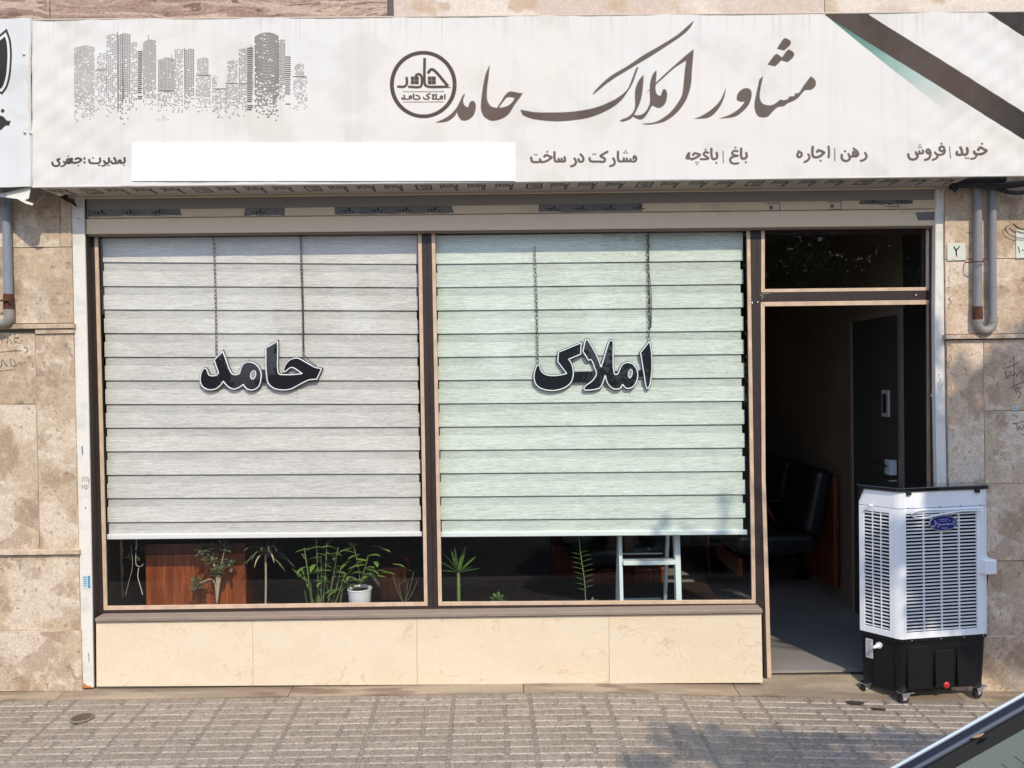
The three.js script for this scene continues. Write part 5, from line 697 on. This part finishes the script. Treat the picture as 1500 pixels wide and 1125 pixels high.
// ---------- room behind the shopfront ----------
{
  const X0 = -2.42, X1 = 2.42, ZBk = -4.2, H = 2.86;
  const st = (name, label, g, m) => { const w = structure(name, label, name.replace(/.*_/, '')); part(name === 'floor' ? 'floor_slab' : 'panel', g, m, w); return w; };
  st('floor', 'grey tiled floor of the dark office seen through the doorway', box(X0, X1, -0.06, 0.004, ZBk, -0.112), M.floorMat); st('ceiling', 'ceiling of the dark office behind the blinds', box(X0 - 0.2, X1 + 0.2, H, H + 0.15, ZBk - 0.2, -0.0), M.ceilingMat);
  st('room_wall', 'brown back wall of the dark office', box(X0 - 0.2, X1 + 0.2, -0.06, H, ZBk - 0.15, ZBk), M.plaster); st('room_wall', 'left side wall of the office behind the grey blind', box(X0 - 0.2, X0, -0.06, H, ZBk, -0.25), M.plaster);
  const rw = st('room_wall', 'brown right side wall inside the doorway', box(X1, X1 + 0.2, -0.06, H, ZBk, -0.3), M.plaster);
  const dz0 = -0.45, dz1 = -1.15, dh = 2.06, dr = thing('inner_door', 'dark inner door with pale slim frame on the side wall inside the doorway', 'door', [X1 - 0.02, 0, (dz0 + dz1) / 2]);
  part('leaf', box(X1 - 0.022, X1 - 0.002, 0.006, dh - 0.03, dz1 + 0.03, dz0 - 0.03), mat({ color: lin(0.055, 0.055, 0.046), roughness: 0.5 }), dr); part('frame', merge([box(X1 - 0.035, X1 - 0.001, 0.006, dh, dz1, dz1 + 0.035), box(X1 - 0.035, X1 - 0.001, 0.006, dh, dz0 - 0.035, dz0), box(X1 - 0.035, X1 - 0.001, dh - 0.035, dh, dz1 + 0.036, dz0 - 0.036)]), mat({ color: lin(0.24, 0.18, 0.14), roughness: 0.5 }), dr);
  const hp = atX(1297, 591, X1 - 0.03); part('handle_plate', box(X1 - 0.034, X1 - 0.022, hp.y - 0.085, hp.y + 0.085, hp.z - 0.045, hp.z + 0.045, 0.004), mat({ color: lin(0.5, 0.48, 0.44), roughness: 0.4 }), dr); part('screen', box(X1 - 0.037, X1 - 0.0345, hp.y - 0.06, hp.y + 0.06, hp.z - 0.025, hp.z + 0.02), M.cable, dr);
  const sp = atX(1306, 684, X1 - 0.05), so = thing('wall_socket', 'clear plug cover with a black cable on the wall above the air cooler', 'socket', [X1 - 0.03, sp.y, sp.z]); part('cover', box(X1 - 0.075, X1 - 0.03, sp.y - 0.05, sp.y + 0.045, sp.z - 0.04, sp.z + 0.03, 0.006), phys({ color: lin(0.5, 0.55, 0.6), roughness: 0.15 }), so); part('cable', tube([V(X1 - 0.075, sp.y, sp.z), V(X1 - 0.1, sp.y + 0.03, sp.z - 0.08), V(X1 - 0.12, sp.y - 0.05, sp.z - 0.2), V(X1 - 0.1, sp.y - 0.2, sp.z - 0.2)], 0.005, 24, 6), M.cable, so);
  const pp = thing('wall_picture', 'small framed picture on the dark back wall inside the doorway', 'picture', [1.5, 1.7, ZBk + 0.02]); part('frame', box(1.62, 1.86, 1.55, 1.9, ZBk + 0.002, ZBk + 0.03, 0.003), M.darkWood, pp); part('print', box(1.65, 1.83, 1.58, 1.87, ZBk + 0.03, ZBk + 0.033), M.greyPrint, pp);

  const cab = thing('wooden_cabinet', 'orange-brown wooden cabinet behind the plants in the left window', 'cabinet', [at(287, 886, -0.3).x, 0.004, -0.5]);
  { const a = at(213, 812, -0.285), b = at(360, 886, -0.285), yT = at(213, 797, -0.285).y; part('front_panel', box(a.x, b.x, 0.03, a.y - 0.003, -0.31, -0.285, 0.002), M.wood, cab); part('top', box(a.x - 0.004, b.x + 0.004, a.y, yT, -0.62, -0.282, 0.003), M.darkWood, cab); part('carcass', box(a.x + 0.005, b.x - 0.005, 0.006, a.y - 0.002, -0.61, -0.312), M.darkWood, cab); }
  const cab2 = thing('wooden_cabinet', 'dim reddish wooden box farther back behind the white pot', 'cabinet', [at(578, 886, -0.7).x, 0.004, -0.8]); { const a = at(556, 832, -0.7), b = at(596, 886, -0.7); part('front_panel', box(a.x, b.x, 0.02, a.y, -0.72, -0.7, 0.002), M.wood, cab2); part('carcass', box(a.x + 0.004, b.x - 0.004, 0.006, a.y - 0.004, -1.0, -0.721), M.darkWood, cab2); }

  const lad = thing('stepladder', 'white metal stepladder standing behind the right window below the blind', 'stepladder', [at(952, 880, -0.3).x, 0.004, -0.3]);
  { const a = at(911, 830, -0.24), b = at(992.5, 830, -0.24); const up = (x, z0, z1, w, d) => { const g = box(-w / 2, w / 2, 0, 1.25, -d / 2, d / 2, 0.003); const k = (z1 - z0) / 1.25; const P = g.attributes.position; for (let i = 0; i < P.count; i++) P.setZ(i, P.getZ(i) + z0 + k * P.getY(i)); g.translate(x, 0.006, 0); g.computeVertexNormals(); return g; };
    part('upright', up(a.x - 0.008, -0.2, -0.31, 0.021, 0.05), M.alu, lad); part('upright', up(b.x, -0.2, -0.31, 0.032, 0.05), M.alu, lad); part('upright', up(a.x + 0.014, -0.62, -0.33, 0.018, 0.03), M.alu, lad); part('upright', up(b.x - 0.01, -0.62, -0.33, 0.02, 0.03), M.alu, lad);
    const ty = at(950, 823, -0.24).y; for (const k of [-0.3, 0, 0.3, 0.6]) { part('tread', box(a.x + 0.004, b.x - 0.017, ty + k - 0.012, ty + k + 0.012, -0.285 - k * 0.09, -0.21 - k * 0.09, 0.003), M.alu, lad); part('brace', box(a.x + 0.024, b.x - 0.022, ty + k - 0.03, ty + k - 0.022, -0.56 + k * 0.2, -0.545 + k * 0.2, 0.002), M.alu, lad); } }

  const sofa = (label, x, z, turn, seats) => {
    const s = thing('waiting_sofa', label, 'sofa', [x, 0.004, z]); s.rotation.y = turn; const W = 0.62 * seats;
    for (let i = 0; i < seats; i++) { const cx = -W / 2 + (i + 0.5) * 0.62; own('seat_cushion', new RoundedBoxGeometry(0.58, 0.15, 0.6, 3, 0.05).translate(cx, 0.42, 0.02), M.leather, s); const b = new RoundedBoxGeometry(0.58, 0.5, 0.15, 3, 0.06); b.rotateX(-0.2); b.translate(cx, 0.72, -0.3); own('back_cushion', b, M.leather, s); }
    own('front_rail', box(-W / 2, W / 2, 0.2, 0.33, 0.27, 0.31, 0.012), M.sofaWood, s); own('back_frame', box(-W / 2, W / 2, 0.1, 0.92, -0.43, -0.39, 0.012), M.sofaWood, s);
    for (const e of [-1, 1]) { const x0 = e * (W / 2 + 0.03), sh = new THREE.Shape(); sh.moveTo(-0.42, 0.02); sh.lineTo(-0.34, 0.02); sh.bezierCurveTo(-0.3, 0.3, -0.25, 0.32, 0, 0.32); sh.bezierCurveTo(0.2, 0.32, 0.24, 0.2, 0.26, 0.02); sh.lineTo(0.34, 0.02); sh.bezierCurveTo(0.4, 0.5, 0.36, 0.62, 0.2, 0.64); sh.bezierCurveTo(0, 0.66, -0.2, 0.6, -0.42, 0.7); const g = new THREE.ExtrudeGeometry(sh, { depth: 0.05, bevelSize: 0.012, bevelThickness: 0.012, bevelSegments: 2, curveSegments: 10 }); g.translate(0, 0, -0.025); g.rotateY(-Math.PI / 2); own('armrest', g, M.sofaWood, s); }
    return s;
  };
  sofa('wooden waiting sofa with black cushions seen low through the doorway', 1.96, -1.95, -Math.PI / 2, 2); sofa('black armchair with wooden arms dim behind the white stepladder', 0.72, -1.35, 0.25, 1); sofa('wooden waiting sofa with black cushions deep in the office behind the doorway', 1.7, -3.2, 0.1, 2);
}

// ---------- parked car, its rear window corner in the lower right of the photo ----------
{
  const A = at(1305, 1125, 2.9), B = at(1500, 1015, 2.9), sl = Math.atan2(B.y - A.y, B.x - A.x), ux = Math.cos(sl), uy = Math.sin(sl), low = V2(A.x - ux * 0.10, A.y - uy * 0.10), yR = 1.43, top = V2(A.x + (yR - A.y) / Math.tan(sl), yR), rd = -0.25;
  const car = thing('parked_car', 'silver parked car, only its dark rear window corner visible at the lower right', 'car', [low.x + 2, rd, 3.69]);
  const hw = 0.79, zc = 3.69, prof = new THREE.Shape(); prof.moveTo(low.x - 0.02, rd + 0.32); prof.lineTo(low.x - 0.08, rd + 0.6); prof.quadraticCurveTo(low.x - 0.06, low.y - 0.05, low.x + 0.02, low.y - 0.034); prof.lineTo(top.x - 0.02, top.y - 0.05); prof.quadraticCurveTo(top.x + 0.02, top.y, top.x + 0.2, top.y + 0.015); prof.quadraticCurveTo(top.x + 0.7, top.y + 0.04, top.x + 1.3, top.y - 0.03); prof.lineTo(top.x + 2.1, rd + 1.12); prof.quadraticCurveTo(top.x + 2.8, rd + 1.02, top.x + 2.95, rd + 0.78); prof.lineTo(top.x + 2.95, rd + 0.3); prof.closePath();
  const bg = new THREE.ExtrudeGeometry(prof, { depth: 2 * hw - 0.08, bevelEnabled: true, bevelSize: 0.03, bevelThickness: 0.04, bevelOffset: -0.034, bevelSegments: 4, curveSegments: 10 }); bg.translate(0, 0, zc - hw + 0.04); part('body', bg, M.paint, car);
  // strips and glass laid on the sloping rear opening; s runs up the slope, n stands off it
  const lay = (s0, s1, n0, n1, z0, z1, b = 0) => { const g = box(s0, s1, n0, n1, z0, z1, b); g.rotateZ(sl); g.translate(A.x, A.y, 0); return g; };
  const S1 = Math.hypot(top.x - A.x, top.y - A.y) - 0.05, z0 = 2.9;
  part('pillar_edge', lay(-0.08, S1, -0.03, 0.0005, z0 - 0.0015, z0 + 0.0035, 0.0015), phys({ color: lin(0.62, 0.7, 0.76), metalness: 0.3, roughness: 0.3, clearcoat: 1 }), car);  // light blue strip carries the painted sky highlight of the pillar
  part('window_seal', lay(-0.08, S1, -0.03, -0.001, z0 + 0.004, z0 + 0.0205, 0.003), M.seal, car); part('window_trim', lay(-0.08, S1, -0.03, -0.0005, z0 + 0.0215, z0 + 0.027, 0.002), M.trim, car);
  part('frit_band', lay(-0.08, S1, -0.03, -0.0045, z0 + 0.0275, z0 + 0.062), M.frit, car); part('rear_window', lay(-0.08, S1, -0.03, -0.0042, z0 + 0.0625, z0 + 1.46), M.carGlass, car);
  for (let i = 0; i < 22; i++) part('heating_wire', lay(-0.05 + i * 0.022, -0.0488 + i * 0.022, -0.0042, -0.0038, z0 + 0.1, z0 + 1.4), mat({ color: lin(0.05, 0.03, 0.02) }), car);
  { const lf = leafGeo(at(1431, 1080, z0 + 0.0).add(V(0, 0, 0)), V(1, 0.45, 0.1), 0.02, 0.004, 0.1); const q = new THREE.Mesh(lf, mat({ color: lin(0.33, 0.2, 0.1) })); shadows(q); q.name = 'fallen_leaf'; q.userData = { label: 'small dry brown leaf lying on the edge of the car window', category: 'leaf' }; const s = 0.17; q.position.set(0, 0, 0); scene.add(q); const ray0 = ray(1433, 1079), nrm = V(-Math.sin(sl), Math.cos(sl), 0), t = (V(A.x, A.y, 0).sub(V(...EYE)).dot(nrm) - 0.001) / ray0.dot(nrm); const hit = V(...EYE).addScaledVector(ray0, t); lf.computeBoundingBox(); const cc = lf.boundingBox.getCenter(V(0, 0, 0)); lf.translate(hit.x - cc.x, hit.y - cc.y + 0.002, hit.z - cc.z); }
  const wheel = (x, z, f) => { const g = new THREE.Group(); g.name = 'wheel'; g.position.set(x - car.position.x, 0.3, z - car.position.z); car.add(g); const t = new THREE.TorusGeometry(0.22, 0.08, 12, 28); own('tyre', t, M.rubber, g); const r = new THREE.CylinderGeometry(0.19, 0.19, 0.1, 24); r.rotateX(Math.PI / 2); own('rim', r, M.chrome, g); };
  for (const x of [low.x + 0.55, low.x + 3.1]) for (const z of [zc - hw + 0.02, zc + hw - 0.02]) wheel(x, z);
  for (const s of [-1, 1]) { const g = box(low.x - 0.075, low.x + 0.04, low.y - 0.26, low.y - 0.06, zc + s * 0.66 - 0.1, zc + s * 0.66 + 0.1, 0.02); part('tail_light', g, M.red, car); part('side_window', prismXY([[top.x - 0.05, yR - 0.06], [top.x + 1.25, yR - 0.08], [top.x + 1.75, 1.03], [top.x - 0.45, 1.03]], zc + s * (hw + 0.001), s), M.carGlass, car); }
  part('bumper', box(low.x - 0.14, low.x + 0.1, rd + 0.28, rd + 0.52, zc - hw + 0.02, zc + hw - 0.02, 0.06), M.seal, car);
}
function prismXY(pts, z, s) { const q = pts.map(([x, y]) => V2(x, y)); if (THREE.ShapeUtils.isClockWise(q)) q.reverse(); return extr(q, z + (s > 0 ? 0.004 : 0.0), 0.008, 0.001); }

// ---------- street tree whose crown shades the doorway side; trees across the road ----------
function leaves(list, n, c, r, size, flat = 1) {
  for (let i = 0; i < n; i++) {
    let p; do p = V(rr(-1, 1), rr(-1, 1), rr(-1, 1)); while (p.lengthSq() > 1); p.multiplyScalar(r); p.y *= flat; p.add(c);
    const a = V(rr(-1, 1), rr(-1, 1), rr(-1, 1)).normalize(), b = a.clone().cross(V(rr(-1, 1), rr(-1, 1), rr(-1, 1))).normalize(), L = size * rr(0.7, 1.3), W = L * 0.32;
    list.push([p.clone().addScaledVector(a, -L / 2), p.clone().addScaledVector(b, W), p.clone().addScaledVector(a, L / 2), p.clone().addScaledVector(b, -W)]);
  }
}
function leafMesh(list) { const P = new Float32Array(list.length * 12), I = new Uint32Array(list.length * 6); list.forEach((q, k) => { q.forEach((p, j) => P.set([p.x, p.y, p.z], k * 12 + j * 3)); I.set([0, 1, 2, 0, 2, 3].map((v) => v + k * 4), k * 6); }); const g = new THREE.BufferGeometry(); g.setAttribute('position', new THREE.BufferAttribute(P, 3)); g.setIndex(new THREE.BufferAttribute(I, 1)); g.setAttribute('uv', new THREE.BufferAttribute(new Float32Array(list.length * 8), 2)); g.computeVertexNormals(); return g; }
{
  const base = V(5.1, -0.2, 3.1), fork = V(4.95, 2.6, 3.3), tree = thing('street_tree', 'leafy street tree outside the photo at the right, its crown shading the doorway side', 'tree', [base.x, base.y, base.z]);
  part('trunk', new THREE.TubeGeometry(new THREE.CatmullRomCurve3([base, V(5.15, 1, 3.15), fork]), 20, 0.14, 12), M.bark, tree);
  // crown clumps stand along the sun's path above the spots that lie in shade
  const spots = [];
  const onWall = (x, y, t, r, n) => spots.push([at(x, y, 0).addScaledVector(SUN, t), r, n]), onGround = (x, y, t, r, n) => spots.push([atY(x, y, -0.03).addScaledVector(SUN, t), r, n]);
  for (const a of [[1455, 560, 5.6, 0.16, 108], [1490, 520, 5.8, 0.16, 108], [1400, 640, 5.4, 0.17, 136], [1460, 690, 5.6, 0.27, 403], [1410, 760, 5.2, 0.27, 432], [1490, 800, 5.8, 0.32, 504], [1380, 690, 5.0, 0.15, 122], [1375, 880, 5.1, 0.22, 302], [1440, 880, 5.4, 0.28, 403], [1420, 945, 5.0, 0.15, 108], [1500, 920, 5.5, 0.2, 144], [1560, 640, 6.0, 0.4, 504], [1570, 860, 6.0, 0.4, 504], [1640, 740, 6.4, 0.5, 504], [1340, 845, 4.8, 0.18, 187], [1345, 700, 4.9, 0.06, 18], [1342, 795, 4.9, 0.09, 64], [1345, 890, 4.9, 0.11, 86], [1360, 750, 4.9, 0.1, 64], [1300, 830, 4.9, 0.12, 108], [1312, 905, 4.9, 0.12, 100], [1275, 830, 4.9, 0.1, 64], [1350, 840, 4.9, 0.12, 86], [1330, 760, 4.9, 0.05, 14], [1290, 600, 5.2, 0.24, 374], [1335, 520, 5.3, 0.17, 201], [1250, 670, 5.1, 0.2, 237], [1340, 620, 5.2, 0.17, 201], [1235, 560, 5.2, 0.18, 187], [1405, 560, 5.4, 0.1, 28], [1430, 620, 5.5, 0.14, 72], [1480, 650, 5.6, 0.2, 187], [985, 762, 5.2, 0.085, 24], [1075, 770, 5.2, 0.06, 11], [1080, 715, 5.2, 0.05, 10]]) onWall(...a);
  for (const a of [[1000, 1082, 5.2, 0.14, 102], [1080, 1088, 5.2, 0.15, 129], [1170, 1090, 5.2, 0.15, 136], [1120, 1125, 5.1, 0.2, 163], [950, 1120, 5.2, 0.12, 74], [1260, 1095, 5.0, 0.14, 102], [1210, 1140, 5.0, 0.2, 163], [1290, 1130, 5.0, 0.16, 115], [1340, 1075, 5.0, 0.12, 54], [1010, 1160, 5.2, 0.2, 136]]) onGround(...a);
  const list = [], limbs = [];
  for (const [c, r, n] of spots) { leaves(list, n, c, r, 0.075); const m = fork.clone().lerp(c, 0.5).add(V(0.1, 0.25, 0.1)); limbs.push(new THREE.TubeGeometry(new THREE.CatmullRomCurve3([fork, m, c.clone().add(V(0.1, 0.05, 0))]), 10, 0.012, 5)); }
  part('limb', merge(limbs), M.bark, tree); part('crown', leafMesh(list), M.crown, tree);

  const far = [], trunks = [];
  for (let i = 0; i < 30; i++) { const x = -44 + i * 3 + rr(-1, 1), z = rr(26, 36), h = x > 6 ? rr(9, 13) : rr(4.2, 7.6), w = x > 6 ? rr(2.2, 3) : rr(1.4, 2.3); trunks.push(rod(V(x, -0.2, z), V(x, h * 0.6, z), 0.2, 0.08, 7)); if (x > 4) for (let k = 0; k < 5; k++) leaves(far, 500, V(x + 1.5 + rr(-1, 1), 14 * (0.3 + 0.12 * k), z + 6), 3, 0.4, 0.8); for (let k = 0; k < 5; k++) leaves(far, 620, V(x + rr(-w, w) * 0.5, h * (0.14 + 0.18 * k), z + rr(-1, 1)), w * (1.1 - 0.16 * k), 0.34, 0.75); }
  const tl = thing('treeline', 'row of dark trees across the road mirrored faintly in the window tops', 'trees', [0, -0.12, 30]); tl.userData.kind = 'stuff'; part('trunk', merge(trunks), M.bark, tl); part('crown', leafMesh(far), M.farCrown, tl);
}
renderer.render(scene, camera);
